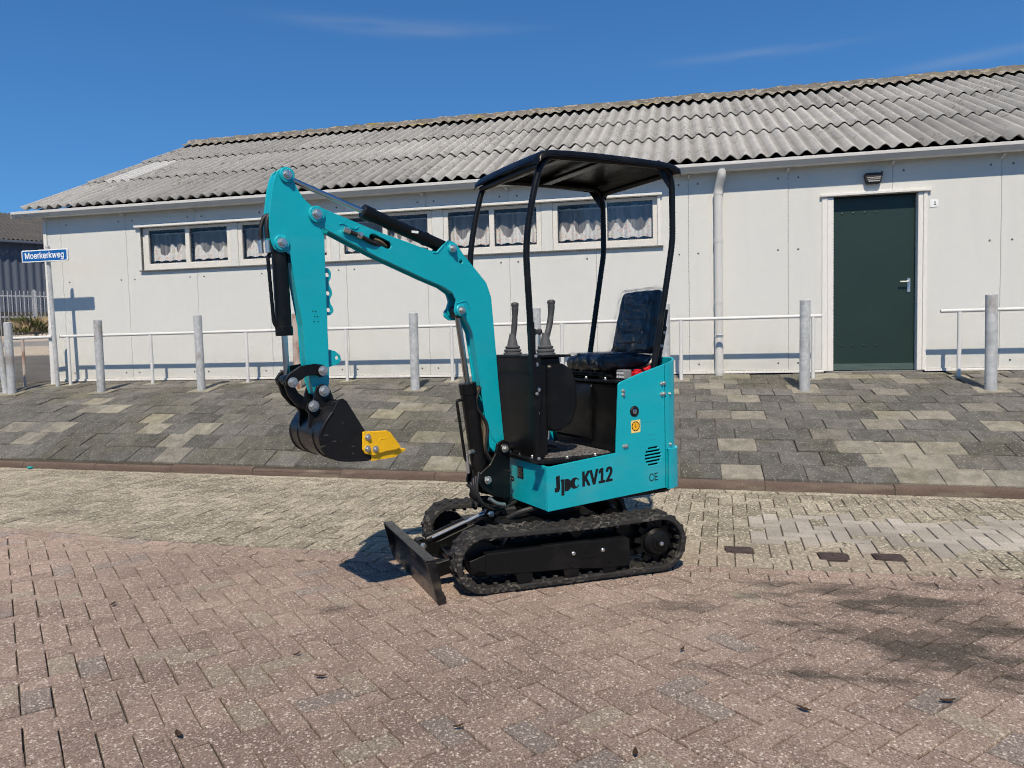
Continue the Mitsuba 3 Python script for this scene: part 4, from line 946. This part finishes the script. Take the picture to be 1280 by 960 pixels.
# deck and foot well
deckp = rnd(sg.Polygon([(.235, -.33), (.235, .33), (-.27, .355), (-.27, -.355)]), .09).union(sg.box(-.3, -.355, .0, .355))
dk_ = part('deck', plate(deckp, .652, .676, .004), 'm_black', HF)
matp = rnd(sg.Polygon([(.15, -.26), (.17, .28), (-.26, .335), (-.26, -.32)]), .05)
mk = add('floor_mat', plate(matp, .676, .682, .002), 'm_mat', X, HF)
add('mat_studs', [lathe((u, v, .682), (0, 0, 1), [(.0075, 0), (.005, .003)], 6) for u in np.arange(-.25, .16, .024) for v in np.arange(-.30, .32, .024) if matp.buffer(-.012).contains(sg.Point(u, v))], 'm_mat', mk, HF, label='raised studs of the floor mat', kind='stuff')
for u, v in ((.205, .20), (.19, .255), (.06, .335), (-.12, .345), (.21, -.05), (.20, .05)): bolt((u, v, .676), (0, 0, 1), .007, parent=dk_)
sb = X + '__seat_box'
part('seat_box', box(-.62, -.275, -.355, .356, .66, 1.075, .01), 'm_black', HF)
add('seat_box_lid', [box(-.60, -.262, -.34, .355, 1.077, 1.092, .003)], 'm_black', sb, HF)
add('front_cover', prism([(-.272, .72), (-.255, .74), (-.245, .98), (-.262, 1.05), (-.272, 1.06)], -.34, .10, .004), 'm_black', sb, HF)
# seat
def puff(x0, x1, y0, y1, z0, z1, r, amp=0.0, seed=1):
    m = trimesh.creation.box((1, 1, 1)).subdivide().subdivide().subdivide().subdivide(); v = m.vertices * 2
    L = np.array([x1 - x0, y1 - y0, z1 - z0]) / 2; c = np.array([x0 + x1, y0 + y1, z0 + z1]) / 2
    w = v * L; core = np.clip(w, -(L - r), L - r); d = w - core; ln = np.linalg.norm(d, axis=1, keepdims=True)
    w = core + d / np.maximum(ln, 1e-9) * np.minimum(ln, r)
    if amp: w = w + (meshkit.fbm(w * 22, 3, seed)[:, None] - .5) * amp * np.sign(v)
    return tri(w + c, m.faces)
seat = X + '__seat'
def grooves(m, axis, vals, z_top_dir, depth, w):
    v = m.vertices.copy()
    for q in vals: v += np.outer(np.exp(-((v[:, axis] - q) / w) ** 2) * (v @ np.abs(z_top_dir) > np.median(v @ np.abs(z_top_dir))), -np.asarray(z_top_dir) * depth)
    return tri(v, m.faces)
cu = puff(-.665, -.275, -.215, .215, 1.135, 1.232, .042, .010, 2)
part('seat', cu, 'm_vinyl', HF, smooth=60)
# backrest built upright, leaned back afterwards
lean = math.radians(13); cl, sl = math.cos(lean), math.sin(lean)
def lean_back(m):
    v = m.vertices; return tri(np.column_stack([-.655 - v[:, 0] * 0 + v[:, 0] * cl - v[:, 2] * sl, v[:, 1], 1.235 + v[:, 2] * cl + v[:, 0] * sl]), m.faces)
bk_ = puff(-.035, .035, -.205, .205, .0, .40, .033, .008, 5)
bkv = bk_.vertices
taper = 1 - .10 * np.clip(bkv[:, 2] / .40, 0, 1) ** 2; bkv = np.column_stack([bkv[:, 0], bkv[:, 1] * taper, bkv[:, 2]]); bk_ = tri(bkv, bk_.faces)
add('backrest', lean_back(bk_), 'm_vinyl', seat, HF, 60)
for i in range(4): add('backrest_pad', lean_back(puff(.022, .046, -.125, .125, .055 + .078 * i, .127 + .078 * i, .011, .003, 9 + i)), 'm_vinyl', seat, HF, 60)
for i in range(3): add('cushion_pad', puff(-.60 + .10 * i, -.51 + .10 * i, -.13, .13, 1.222, 1.243, .010, .003, 19 + i), 'm_vinyl', seat, HF, 60)
def wrap(x0, x1, y0, y1, z0, z1, r, seed):
    m = trimesh.creation.box((1, 1, 1))
    for _ in range(5): m = m.subdivide()
    v = m.vertices * 2; L = np.array([x1 - x0, y1 - y0, z1 - z0]) / 2; c = np.array([x0 + x1, y0 + y1, z0 + z1]) / 2
    w = v * L; core = np.clip(w, -(L - r), L - r); d = w - core; nn = d / np.maximum(np.linalg.norm(d, axis=1, keepdims=True), 1e-9)
    w = core + nn * np.minimum(np.linalg.norm(d, axis=1, keepdims=True), r)
    q = w * [16, 16, 16] + meshkit.noise(w * 9, seed)[:, None] * 2
    h = np.abs(meshkit.fbm(q, 3, seed) - .5) * -.022 + .008 + np.abs(meshkit.fbm(q * 2.3, 2, seed + 3) - .5) * -.010
    return tri(w + c + nn * h[:, None], m.faces)
add('plastic_wrap', wrap(-.670, -.268, -.222, .222, 1.130, 1.242, .044, 3), 'm_film', seat, HF, 60, label='clear crinkled plastic wrap over the seat')
wb = wrap(-.048, .052, -.212, .212, -.004, .41, .036, 8); wv = wb.vertices.copy(); wv[:, 1] *= 1 - .10 * np.clip(wv[:, 2] / .40, 0, 1) ** 2
add('plastic_wrap', lean_back(tri(wv, wb.faces)), 'm_film', seat, HF, 60, label='clear crinkled plastic wrap over the seat back')
add('back_panel', lean_back(box(-.055, -.036, -.19, .19, .02, .38, .01)), 'm_black', seat, HF)
for s in (-1, 1):
    add('side_bracket', tube(fillet([(-.40, s * .222, 1.125), (-.60, s * .222, 1.14), (-.70, s * .222, 1.30), (-.745, s * .215, 1.50)], .08, 8), .017, 8, 1.0), 'm_black', seat, HF)
    add('bracket_plate', prism([(-.42, 1.10), (-.60, 1.11), (-.68, 1.16), (-.74, 1.40), (-.715, 1.40), (-.665, 1.24), (-.60, 1.17), (-.43, 1.135)], s * .232 - .004, s * .232 + .004, .001, r=.008), 'm_black', seat, HF)
    for u, z in ((-.62, 1.14), (-.69, 1.28), (-.715, 1.36)): bolt((u, s * .236, z), (0, s, 0), .006, parent=seat)
add('slide_rail', [box(-.62, -.285, v - .02, v + .02, 1.094, 1.134, .004) for v in (-.17, .17)], 'm_black', seat, HF)
add('seat_frame', [box(-.64, -.275, -.20, .20, 1.126, 1.136, .003), cyl((-.30, -.24, 1.115), (-.30, .26, 1.115), .008, 10)], 'm_black', seat, HF)
for v in (-.20, .02, .22): bolt((-.285, v, 1.093), (0, 0, 1), .007, parent=seat)
part('fuse_box', [box(-.40, -.345, .245, .325, 1.094, 1.150, .006)], 'm_clearbox', HF)
part('fuse_rows', [box(-.3445, -.3435, .252 + .018 * i, .264 + .018 * i, z, z + .012) for i in range(4) for z in (1.103, 1.125)], 'm_signwhite', HF, smooth=False)
part('battery_switch', [box(-.50, -.44, .26, .31, 1.094, 1.135, .006), lathe((-.47, .285, 1.135), (0, 0, 1), [(.024, 0), (.024, .010), (.012, .014)], 18), box(-.60, -.52, .27, .30, 1.135, 1.155, .005), tube(spline([(-.52, .285, 1.14), (-.56, .29, 1.16), (-.60, .28, 1.15)], 5), .008, 8)], 'm_red', HF)
# control column, levers
cc = X + '__control_column'
part('control_column', [prism([(.205, .676), (.215, 1.05), (.205, 1.235), (.03, 1.235), (.02, 1.19), (.10, .95), (.12, .676)], -.225, .225, .008)], 'm_black', HF)
add('cover', [prism([(.02, 1.20), (-.045, 1.165), (-.075, 1.08), (-.072, .95), (-.035, .86), (.03, .82), (.12, .82), (.12, 1.20)], .045, .245, .012, r=.03)], 'm_black', cc, HF)
add('cover', [prism([(.02, 1.20), (-.02, 1.165), (-.05, 1.08), (-.05, .95), (-.02, .86), (.03, .82), (.12, .82), (.12, 1.20)], -.235, -.06, .012, r=.03)], 'm_black', cc, HF)
add('top_plate', [box(-.03, .225, -.245, .255, 1.236, 1.250, .003)], 'm_black', cc, HF)
add('front_flange', [box(.216, .224, -.24, .26, 1.16, 1.235, .002)], 'm_black', cc, HF)
add('side_flange', prism([(.225, .68), (.225, 1.235), (.17, 1.235), (.165, 1.10), (.19, .80), (.15, .68)], .250, .258, .002), 'm_black', cc, HF)
for u, v, z in ((.20, .258, 1.20), (.19, .258, 1.06), (.20, .258, .93), (.205, .258, .80)): bolt((u, v, z), (0, 1, 0), .008, parent=cc)
def lever(u, v, du, dv, name):
    lv = X + '__' + numbered_part('joystick')
    bp = [(u, v, 1.25), (u, v, 1.30), (u + du * .3, v + dv * .3, 1.36), (u + du * .75, v + dv * .75, 1.43), (u + du, v + dv, 1.50), (u + du * 1.02, v + dv * 1.02, 1.545)]
    part('joystick', tube(spline(bp[2:], 8), np.interp(np.linspace(0, 1, 25), [0, .35, .55, .85, 1], [.017, .018, .017, .021, .018]), 14), 'm_grip', HF, smooth=60)
    add('grip_top', lathe(np.array(bp[-1]) - [0, 0, .008], (0, 0, 1), [(.021, 0), (.024, .010), (.022, .020), (.012, .026)], 18), 'm_grip', lv, HF, 60)
    add('boot', [lathe((u, v, 1.25), (0, 0, 1), [(.056, 0), (.056, .010), (.046, .014), (.052, .020), (.052, .030), (.040, .034), (.045, .040), (.045, .048), (.033, .054), (.029, .075), (.021, .105), (.018, .125)], 24)], 'm_boot', lv, HF, 40)
    add('shaft', tube(spline(bp[1:4], 6), .017, 12), 'm_boot', lv, HF, 60)
lever(.125, -.155, -.022, .0, 'joystick'); lever(.085, .165, -.055, -.02, 'joystick')
part('blade_lever', cyl((.09, .045, 1.25), (.085, .045, 1.37), .007, 10), 'm_zinc', HF)
add('knob', [lathe((.085, .045, 1.365), (0, 0, 1), [(.010, 0), (.017, .012), (.017, .026), (.008, .034)], 16)], 'm_grip', X + '__blade_lever', HF)
part('travel_lever', cyl((.09, .10, 1.25), (.085, .10, 1.37), .007, 10), 'm_zinc', HF)
add('knob', [lathe((.085, .10, 1.365), (0, 0, 1), [(.010, 0), (.017, .012), (.017, .026), (.008, .034)], 16)], 'm_grip', X + '__travel_lever', HF)
for v in (-.12, .12):
    pk_ = part('pedal', prism([(.14, .72), (.02, .70), (.0, .705), (.02, .714), (.14, .735)], v - .045, v + .045, .003), 'm_black', HF)
    add('tread', [box(.02 + .018 * i, .026 + .018 * i, v - .04, v + .04, .716 + .003 * i, .722 + .003 * i) for i in range(6)], 'm_rubber', pk_, HF)

# canopy
cn = X + '__canopy'
NFp = [(.262, .345, .675), (.262, .345, .76), (.272, .347, 1.10), (.282, .35, 1.42), (.302, .35, 1.80), (.292, .35, 1.90), (.259, .35, 2.06), (.205, .35, 2.26), (.165, .35, 2.315)]
FFp = [(p[0], -p[1], p[2]) for p in NFp]
def canopy_posts():
    for s in (1, -1):
        f = [(u, s * v, z) for u, v, z in [(.285, .35, 1.42), (.302, .35, 1.79), (.290, .35, 1.92), (.255, .35, 2.09), (.21, .35, 2.25), (.15, .35, 2.315), (-.10, .35, 2.322), (-.55, .35, 2.325), (-.65, .35, 2.32), (-.69, .35, 2.24), (-.69, .35, 1.90), (-.66, .35, 1.74), (-.59, .345, 1.38), (-.535, .34, 1.10)]]
        part('canopy_post', tube(fillet(f, .06, 7), .0178, 16), 'm_black', HF)
        k2 = part('canopy_leg', [tube([(.262, s * .352, .675), (.268, s * .352, .95), (.285, s * .351, 1.43)], .0215, 4), box(.235, .29, s * .352 - .03, s * .352 + .03, .674, .684, .002)], 'm_black', HF, smooth=20)
        for z in (.70, 1.05, 1.25): bolt((.266 + .01 * (z - .7), s * .376, z), (0, s, 0), .006, parent=k2)
canopy_posts()
roofp = []
us = np.array([.245, .238, .220, .190, .15, .05, -.15, -.40, -.60, -.68, -.72, -.735]); zs_ = np.array([2.285, 2.305, 2.325, 2.339, 2.346, 2.352, 2.356, 2.355, 2.350, 2.343, 2.325, 2.300])
vs = np.array([-.395, -.39, -.375, -.34, -.2, 0, .2, .34, .375, .39, .395]); dzv = np.array([-.034, -.016, -.005, 0, .004, .006, .004, 0, -.005, -.016, -.034])
V = [(u, v * (1 - .04 * (i == 0 or i == len(us) - 1)), z + d) for i, (u, z) in enumerate(zip(us, zs_)) for v, d in zip(vs, dzv)]
n_ = len(vs); Fc = []
for i in range(len(us) - 1):
    for j in range(n_ - 1): o = i * n_ + j; Fc += [[o, o + n_, o + n_ + 1], [o, o + n_ + 1, o + 1]]
top = tri(V, Fc); inn = tri(np.array(V) * [1, 1, 1] - [0, 0, .008], np.array(Fc)[:, ::-1])
part('canopy', [top, inn], 'm_black', HF, smooth=40)
add('crossbar', [cyl((.21, -.35, 2.262), (.21, .35, 2.262), .018, 14), cyl((-.68, -.35, 2.29), (-.68, .35, 2.29), .018, 14), box(-.26, -.20, -.345, .345, 2.315, 2.335, .003), box(.02, .06, -.345, .345, 2.315, 2.335, .003)], 'm_black', cn, HF)
add('gusset', [prism([(-.67, 2.30), (-.58, 2.30), (-.67, 2.20)], s * .35 - .004, s * .35 + .004) for s in (-1, 1)], 'm_black', cn, HF)
for s in (-1, 1):
    for u in (.16, -.62): add('bolt', lathe((u, s * .30, 2.345), (0, 0, 1), [(.012, 0), (.010, .008)], 8), 'm_black', cn, HF)
# --- swing post at the front
sp_ = X + '__swing_post'
part('swing_post', [cyl((-.055, -.03, .36), (-.055, -.03, .74), .045, 24, .006), prism([(-.07, .42), (-.04, .40), (.02, .46), (.02, .62), (-.03, .70), (-.07, .70)], -.055, .055, .010)], 'm_black', BF)
for s in (-1, 1):
    add('cheek', prism([(-.055, .755), (-.012, .772), (.030, .755), (.045, .70), (.085, .64), (.150, .60), (.165, .545), (.135, .50), (.06, .455), (-.02, .43), (-.045, .44), (-.055, .56), (-.05, .70)], s * .060 - .008, s * .060 + .008, .003, r=.012), 'm_black', sp_, BF)
pin(-.013, .723, .066, BF, sp_, .030, .017, 'm_black'); pin(.11, .558, .066, BF, sp_, .026, .017, 'm_black')
add('pivot_bracket', box(-.20, -.04, -.12, .0, .37, .41, .01), 'm_black', sp_, BF); add('pivot_bracket', box(-.20, -.04, -.12, .0, .69, .72, .01), 'm_black', sp_, BF)
# hoses
for i, (dv, mat) in enumerate([(-.03, 'm_hosetan'), (-.012, 'm_hose'), (.006, 'm_hosetan'), (.022, 'm_hosetan'), (.036, 'm_hose')]):
    part('hose', tube(spline([(.115, dv, 1.08), (.105 + .01 * i, dv, .98), (.115 - .008 * i, dv * 1.3, .86), (.075 + .006 * i, dv * 1.5, .72), (.02, dv * 1.6, .62), (-.06, dv * 1.8, .58)], 7), .0085, 8), mat, BF, smooth=60)
for i in range(5):
    part('hose', tube(spline([(.135 + .006 * i, .03 - .022 * i, .60 - .02 * i), (.165 - .004 * i, .05 - .02 * i, .50), (.13, .06 - .03 * i, .42 + .006 * i), (.03, .05 - .03 * i, .375 + .012 * i), (-.12, .02 - .03 * i, .39), (-.24, 0 - .03 * i, .42)], 7), .011, 10), 'm_hose', BF, smooth=60)
part('hose_sleeve', [tube(spline([(.10, .072, .452), (.055, .080, .418), (.0, .080, .402)], 6), .0125, 10)], 'm_zinc', BF, smooth=60)

# --- boom
boom_pts = [(1.080, 1.955), (1.069, 1.982), (1.045, 1.998), (1.005, 1.995), (.836, 1.941), (.707, 1.900), (.549, 1.859), (.431, 1.826), (.376, 1.818), (.345, 1.848), (.312, 1.874), (.280, 1.880), (.250, 1.865), (.207, 1.810), (.118, 1.720), (.060, 1.660), (.030, 1.580), (.018, 1.430), (.004, 1.250), (-.007, 1.081), (-.036, .750), (-.030, .705), (-.008, .690), (.030, .700), (.064, .735), (.105, 1.008), (.114, 1.070), (.149, 1.310), (.160, 1.383), (.185, 1.432), (.213, 1.465), (.235, 1.472), (.266, 1.480), (.276, 1.502), (.272, 1.530), (.262, 1.562), (.285, 1.600), (.339, 1.632), (.449, 1.670), (.734, 1.779), (.944, 1.872), (1.034, 1.912)]
slot = sg.LineString([(.665, 1.838), (.745, 1.870)]).buffer(.020)
TH_ = .042; AT_ = .040
bpoly = sg.Polygon(boom_pts).buffer(0)
part('boom', [prism(bpoly, TH_ - .010, TH_, .002, holes=[slot, disc(.226, 1.772, .011)]), prism(bpoly, -TH_, -TH_ + .010, .002)], 'm_teal', BF)
bm_ = X + '__boom'
inner = rnd(bpoly.buffer(-.012), .01); ring = inner.difference(inner.buffer(-.010))
cut = ring.difference(sg.box(-.1, .6, .3, .80)).difference(disc(1.04, 1.95, .10)).difference(sg.box(.20, 1.78, .40, 1.92)).difference(sg.box(.04, .75, .128, 1.085)).difference(sg.box(.20, 1.44, .285, 1.60))
add('web', [prism(g, -TH_ + .010, TH_ - .010) for g in getattr(cut, 'geoms', [cut]) if g.area > 1e-5], 'm_teal', bm_, BF)
add('cylinder_horn', [prism([(.272, 1.59), (.262, 1.555), (.275, 1.52), (.290, 1.505), (.292, 1.475), (.262, 1.455), (.20, 1.455), (.19, 1.49), (.215, 1.56), (.25, 1.60)], -TH_ - .010, -TH_ - .001, .002)], 'm_teal', bm_, BF)
pin(1.04, 1.963, TH_, BF, bm_, .040, .019); pin(.282, 1.838, TH_, BF, bm_, .027, .015); pin(.237, 1.506, TH_, BF, bm_, .032, .016)
add('slot_hoses', [tube(spline([(.73, .020, 1.868), (.70, .030, 1.855), (.66, .018, 1.836)], 5), .008, 8), tube(spline([(.74, .01, 1.86), (.70, .024, 1.845), (.65, .01, 1.822)], 5), .007, 8)], 'm_hosetan', bm_, BF, 60)
add('slot_back', box(.64, .78, .0, .004, 1.81, 1.89), 'm_black', bm_, BF)
add('hydraulic_line', [tube(fillet([(.90, TH_ + .012, 1.898), (.86, TH_ + .016, 1.885), (.81, TH_ + .016, 1.868), (.75, TH_ + .008, 1.842), (.70, TH_ - .01, 1.835)], .03, 5), .011, 10)], 'm_hose', bm_, BF, 60)
add('fitting', [cyl((.905, TH_ + .012, 1.900), (.875, TH_ + .014, 1.890), .014, 6), cyl((.838, TH_ + .016, 1.878), (.815, TH_ + .016, 1.870), .016, 6), cyl((.828, TH_ + .002, 1.875), (.828, TH_ + .045, 1.878), .011, 6)], 'm_zinc', bm_, BF, 20)
add('weld_bead', tube(spline([(.925, TH_ + .001, 1.925), (.905, TH_ + .001, 1.929), (.86, TH_ + .001, 1.912), (.838, TH_ + .001, 1.908), (.826, TH_ + .001, 1.920)], 6), .004, 6), 'm_teal', bm_, BF, 60)

def weld(pts, v, parent, r=.0035): return add('weld_bead', tube([np.array([u + .0012 * math.sin(i * 2.1), v, z]) for i, (u, z) in enumerate(spline(pts, 14))], r, 6), 'm_teal', parent, BF, 60)
weld([(.30, 1.884), (.345, 1.842), (.376, 1.812), (.40, 1.812)], TH_ + .001, bm_); weld([(.03, .765), (.055, .80), (.062, .84)], TH_ + .001, bm_); weld([(.262, 1.545), (.20, 1.555), (.175, 1.51)], TH_ + .001, bm_, .003)
for u, z in ((1.075, 1.50), (1.060, 1.50), (1.066, 1.475), (1.052, 1.475), (1.070, 1.45), (1.050, 1.45)): add('rivet_hole', lathe((u, AT_ + .0003, z), (0, 1, 0), [(.0032, 0), (.0032, .0008)], 8), 'm_print', bm_, BF)
def cylinder(name, A, Bp, r, rr, split, mat='m_black', pipe=None):
    """A hydraulic cylinder: its body runs from A, its chrome rod to B; split = the body's share."""
    k_ = X + '__' + numbered_part(name); A, Bp = np.asarray(A, float), np.asarray(Bp, float); d = Bp - A
    part(name, [cyl(A + d * .02, A + d * split, r, 28, .004), cyl(A + d * (split - .06), A + d * (split + .01), r + .004, 28, .004), lathe(A - [0, .028, 0], (0, 1, 0), [(r * .95, 0), (r * .95, .056)], 24)], mat, BF)
    add('rod', cyl(A + d * split, A + d * .97, rr, 20), 'm_chrome', k_, BF)
    add('rod_eye', lathe(Bp - [0, .026, 0], (0, 1, 0), [(rr * 2, 0), (rr * 2, .052)], 24), mat, k_, BF)
    return k_, A, d
k_, A, d = cylinder('arm_cylinder', (.292, 0, 1.845), (1.172, 0, 2.135), .034, .0135, .545)
add('port_pipe', [tube(fillet([A + d * .10 + [0, -.035, 0], A + d * .12 + [0, -.048, 0], A + d * .46 + [0, -.048, 0], A + d * .49 + [0, -.035, 0]], .02, 4), .008, 8)], 'm_black', k_, BF, 60)
add('clamp', [lathe(A + d * f, d, [(.037, 0), (.037, .018)], 24) for f in (.14, .36)], 'm_black', k_, BF)
add('label_plate', [box(-.02, .02, .0, .0015, -.006, .006)], 'm_signwhite', k_, Fr(BF.U[:2], BF.V[:2], BF(np.array([.50, .034, 1.915]))))
k_, A, d = cylinder('boom_cylinder', (.105, 0, .56), (.234, 0, 1.50), .046, .017, .57)
add('port_pipe', [tube(fillet([A + d * .48 + [.045, .0, .0], A + d * .48 + [.085, 0, 0], A + d * .12 + [.085, 0, 0], A + d * .06 + [.05, 0, 0]], .03, 6), .0085, 8)], 'm_black', k_, BF, 60)
add('port_fitting', [cyl(A + d * .17 + [.03, .02, 0], A + d * .17 + [.07, .03, .0], .012, 8), cyl(A + d * .13 + [.075, .0, .02], A + d * .04 + [.078, 0, 0], .012, 10)], 'm_zinc', k_, BF, 25)
k_, A, d = cylinder('bucket_cylinder', (1.213, 0, 1.818), (1.200, 0, 1.172), .037, .0145, .66)
add('port_pipe', [tube(fillet([A + d * .06 + [.045, .01, 0], A + d * .10 + [.060, .01, 0], A + d * .58 + [.050, .01, 0], A + d * .62 + [.03, .01, 0]], .02, 4), .0085, 8)], 'm_black', k_, BF, 60)
add('port_fitting', [cyl(A + d * -.02 + [.060, .02, .0], A + d * .07 + [.060, .02, 0], .0125, 8), cyl(A + d * -.02 + [.082, -.015, .0], A + d * .07 + [.080, -.015, 0], .0125, 8)], 'm_zinc', k_, BF, 25)
for i in range(2): part('hose', tube(spline([(1.272 + .022 * i, .02 - .035 * i, 1.84), (1.274 + .016 * i, .02 - .035 * i, 1.89), (1.262 + .008 * i, .015 - .03 * i, 1.94), (1.23, .01 - .02 * i, 1.96)], 7), .011, 10), 'm_hose', BF, smooth=60)

# --- arm
arm_pts = [(1.201, 2.166), (1.178, 2.174), (1.153, 2.160), (1.144, 2.115), (1.126, 2.076), (1.098, 2.035), (1.06, 2.003), (1.023, 1.938), (1.002, 1.859), (1.003, 1.69), (1.003, 1.496), (1.003, 1.423), (1.003, 1.314), (1.003, 1.236), (1.006, 1.150), (1.020, 1.100), (1.051, 1.085), (1.082, 1.100), (1.100, 1.16), (1.120, 1.267), (1.125, 1.432), (1.152, 1.591), (1.174, 1.765), (1.194, 1.778), (1.222, 1.774), (1.248, 1.787), (1.262, 1.820), (1.269, 1.883), (1.266, 1.946), (1.256, 2.012), (1.246, 2.072), (1.233, 2.12), (1.220, 2.150)]
apoly = sg.Polygon(arm_pts).buffer(0); AT = .040
# above the boom pin the arm is two cheeks outside the boom
upper = apoly.intersection(sg.box(.9, 1.0, 1.4, 2.3))
part('arm', [prism(upper, AT - .008, AT, .002), prism(upper, -AT, -AT + .008, .002)], 'm_teal', BF)
am = X + '__arm'
ai = apoly.buffer(-.004); aring = ai.difference(ai.buffer(-.008)).difference(sg.box(.9, 1.9, 1.13, 2.2)).difference(disc(1.215, 1.818, .10)).difference(disc(1.175, 2.14, .045))
add('web', [prism(g, -AT + .008, AT - .008) for g in getattr(aring, 'geoms', [aring]) if g.area > 1e-5], 'm_teal', am, BF)
for s in (1, -1):
    add('cheek', prism(sg.Polygon([(1.201, 2.166), (1.178, 2.174), (1.153, 2.160), (1.144, 2.115), (1.126, 2.076), (1.098, 2.035), (1.085, 2.02), (1.10, 1.80), (1.174, 1.765), (1.194, 1.778), (1.222, 1.774), (1.248, 1.787), (1.262, 1.820), (1.269, 1.883), (1.266, 1.946), (1.256, 2.012), (1.246, 2.072), (1.233, 2.12), (1.220, 2.150)]), s * (AT + .004) - .003, s * (AT + .004) + .003, .001), 'm_teal', am, BF) if s < 0 else None
pin(1.177, 2.135, AT, BF, am, .036, .017); pin(1.215, 1.818, AT, BF, am, .036, .017)
ch = sg.Polygon([(1.012, 1.716), (.972, 1.712), (.960, 1.690), (.962, 1.665), (.974, 1.645), (.972, 1.630), (.960, 1.605), (.958, 1.585), (.972, 1.560), (.970, 1.540), (.957, 1.520), (.955, 1.500), (.970, 1.484), (1.012, 1.478)])
add('hook_plate', prism(ch, -.006, .006, .001, r=.006, holes=[sg.Point(.980, z).buffer(.011) for z in (1.680, 1.590, 1.508)]), 'm_teal', am, BF)
add('lifting_lug', prism([(1.01, 1.320), (.955, 1.305), (.930, 1.285), (.924, 1.262), (.938, 1.240), (1.01, 1.222)], -.006, .006, .001, r=.008, holes=[disc(.946, 1.272, .010)]), 'm_teal', am, BF)
# --- bucket linkage
for s in (1, -1):
    part('idler_link', prism([(1.205, 1.136), (1.228, 1.150), (1.236, 1.178), (1.215, 1.208), (1.160, 1.240), (1.090, 1.248), (1.045, 1.242), (1.026, 1.218), (1.034, 1.190), (1.060, 1.182), (1.085, 1.195), (1.130, 1.192), (1.170, 1.168), (1.185, 1.142)], s * .066 - .010, s * .066 + .010, .003, r=.008), 'm_black', BF)
    part('bucket_link', prism([(1.235, 1.165), (1.218, 1.195), (1.195, 1.190), (1.185, 1.150), (1.165, 1.110), (1.130, 1.085), (1.085, 1.072), (1.078, 1.045), (1.100, 1.020), (1.130, 1.025), (1.175, 1.050), (1.215, 1.100)], s * .044 - .009, s * .044 + .009, .003, r=.008), 'm_black', BF)
lk = X + '__idler_link'
pin(1.205, 1.166, .076, BF, lk, .022, .018, 'm_black'); pin(1.054, 1.214, .076, BF, lk, .024, .018, 'm_black')
# --- bucket
bu = X + '__bucket'
BW = .19
bp_ = [(1.030, 1.078), (1.003, 1.082), (.984, 1.066), (.893, .912), (.874, .781), (.968, .786), (1.036, .797), (1.090, .826), (1.118, .878), (1.121, .925), (1.098, .970), (1.060, 1.020)]
back = spline([(1.008, 1.070), (1.060, 1.018), (1.105, .965), (1.122, .915), (1.112, .862), (1.085, .824), (1.036, .797), (.968, .786), (.874, .781)], 6)
part('bucket', [prism(sg.LineString(back).buffer(.006, cap_style=2), -BW, BW, .0)] + [prism(bp_, s * BW - .005, s * BW + .005, .002, r=.006) for s in (1, -1)], 'm_bucket', BF, smooth=30)
for s in (1, -1): add('rim', tube(spline([(u, s * (BW + .003), z) for u, z in [(1.060, 1.020), (1.100, .968), (1.124, .918), (1.116, .862), (1.090, .822), (1.036, .794), (.968, .783), (.885, .778)]], 6), .008, 8), 'm_bucket', bu, BF, 60)
add('wear_strip', [prism(sg.LineString(spline([(1.112, .955), (1.127, .912), (1.117, .860), (1.089, .820), (1.036, .792), (.94, .780)], 6)).buffer(.005, cap_style=2), v - .014, v + .014) for v in (-.10, .10)], 'm_bucket', bu, BF)
for s in (1, -1):
    add('ear', prism([(1.051, 1.150), (1.080, 1.140), (1.092, 1.110), (1.100, 1.075), (1.130, 1.060), (1.140, 1.035), (1.125, 1.010), (1.130, .95), (1.115, .90), (1.08, .96), (1.03, 1.02), (.99, 1.055), (1.005, 1.10), (1.022, 1.138)], s * .062 - .008, s * .062 + .008, .003, r=.010), 'm_bucket', bu, BF)
pin(1.051, 1.116, .070, BF, bu, .027, .020, 'm_black'); pin(1.106, 1.046, .070, BF, bu, .026, .020, 'm_black')
add('cross_tube', cyl((1.02, -.16, 1.045), (1.02, .16, 1.045), .022, 18), 'm_bucket', bu, BF)
add('cutting_edge', prism([(.905, .775), (.905, .792), (.835, .794), (.812, .784), (.818, .777)], -BW - .004, BW + .004, .001), 'm_bucket', bu, BF)
for s in (1, -1):
    sc = add('side_cutter', prism([(.914, .916), (.785, .910), (.768, .900), (.712, .822), (.735, .812), (.80, .808), (.86, .795), (.905, .808), (.918, .83)], s * (BW + .012) - .006, s * (BW + .012) + .006, .002, r=.006), 'm_yellowpaint', bu, BF)
    for u, z in ((.890, .888), (.893, .832), (.852, .826)): add('bolt', [lathe((u, s * (BW + .018), z), (0, s, 0), [(.016, 0), (.016, .003)], 20), lathe((u, s * (BW + .018), z), (0, s, 0), [(.011, .003), (.011, .013), (.008, .015)], 6)], 'm_zinc', sc, BF, 20)
    add('stamp', tube(spline([(.832, s * (BW + .0185), .862), (.822, s * (BW + .0185), .873), (.79, s * (BW + .0185), .873)], 4), .0022, 5), 'm_yellowpaint', sc, BF)
for v in (-.165, .0, .165):
    P = [(u, v + x, z) for u, z, hw in ((.87, .797, .030), (.87, .768, .030), (.76, .812, .028), (.76, .772, .028), (.735, .817, .026), (.672, .806, .018), (.678, .798, .018), (.74, .772, .026)) for x in (-hw, hw)]
    add('tooth', trimesh.convex.convex_hull(np.array(P)), 'm_yellowpaint', bu, BF, 25)
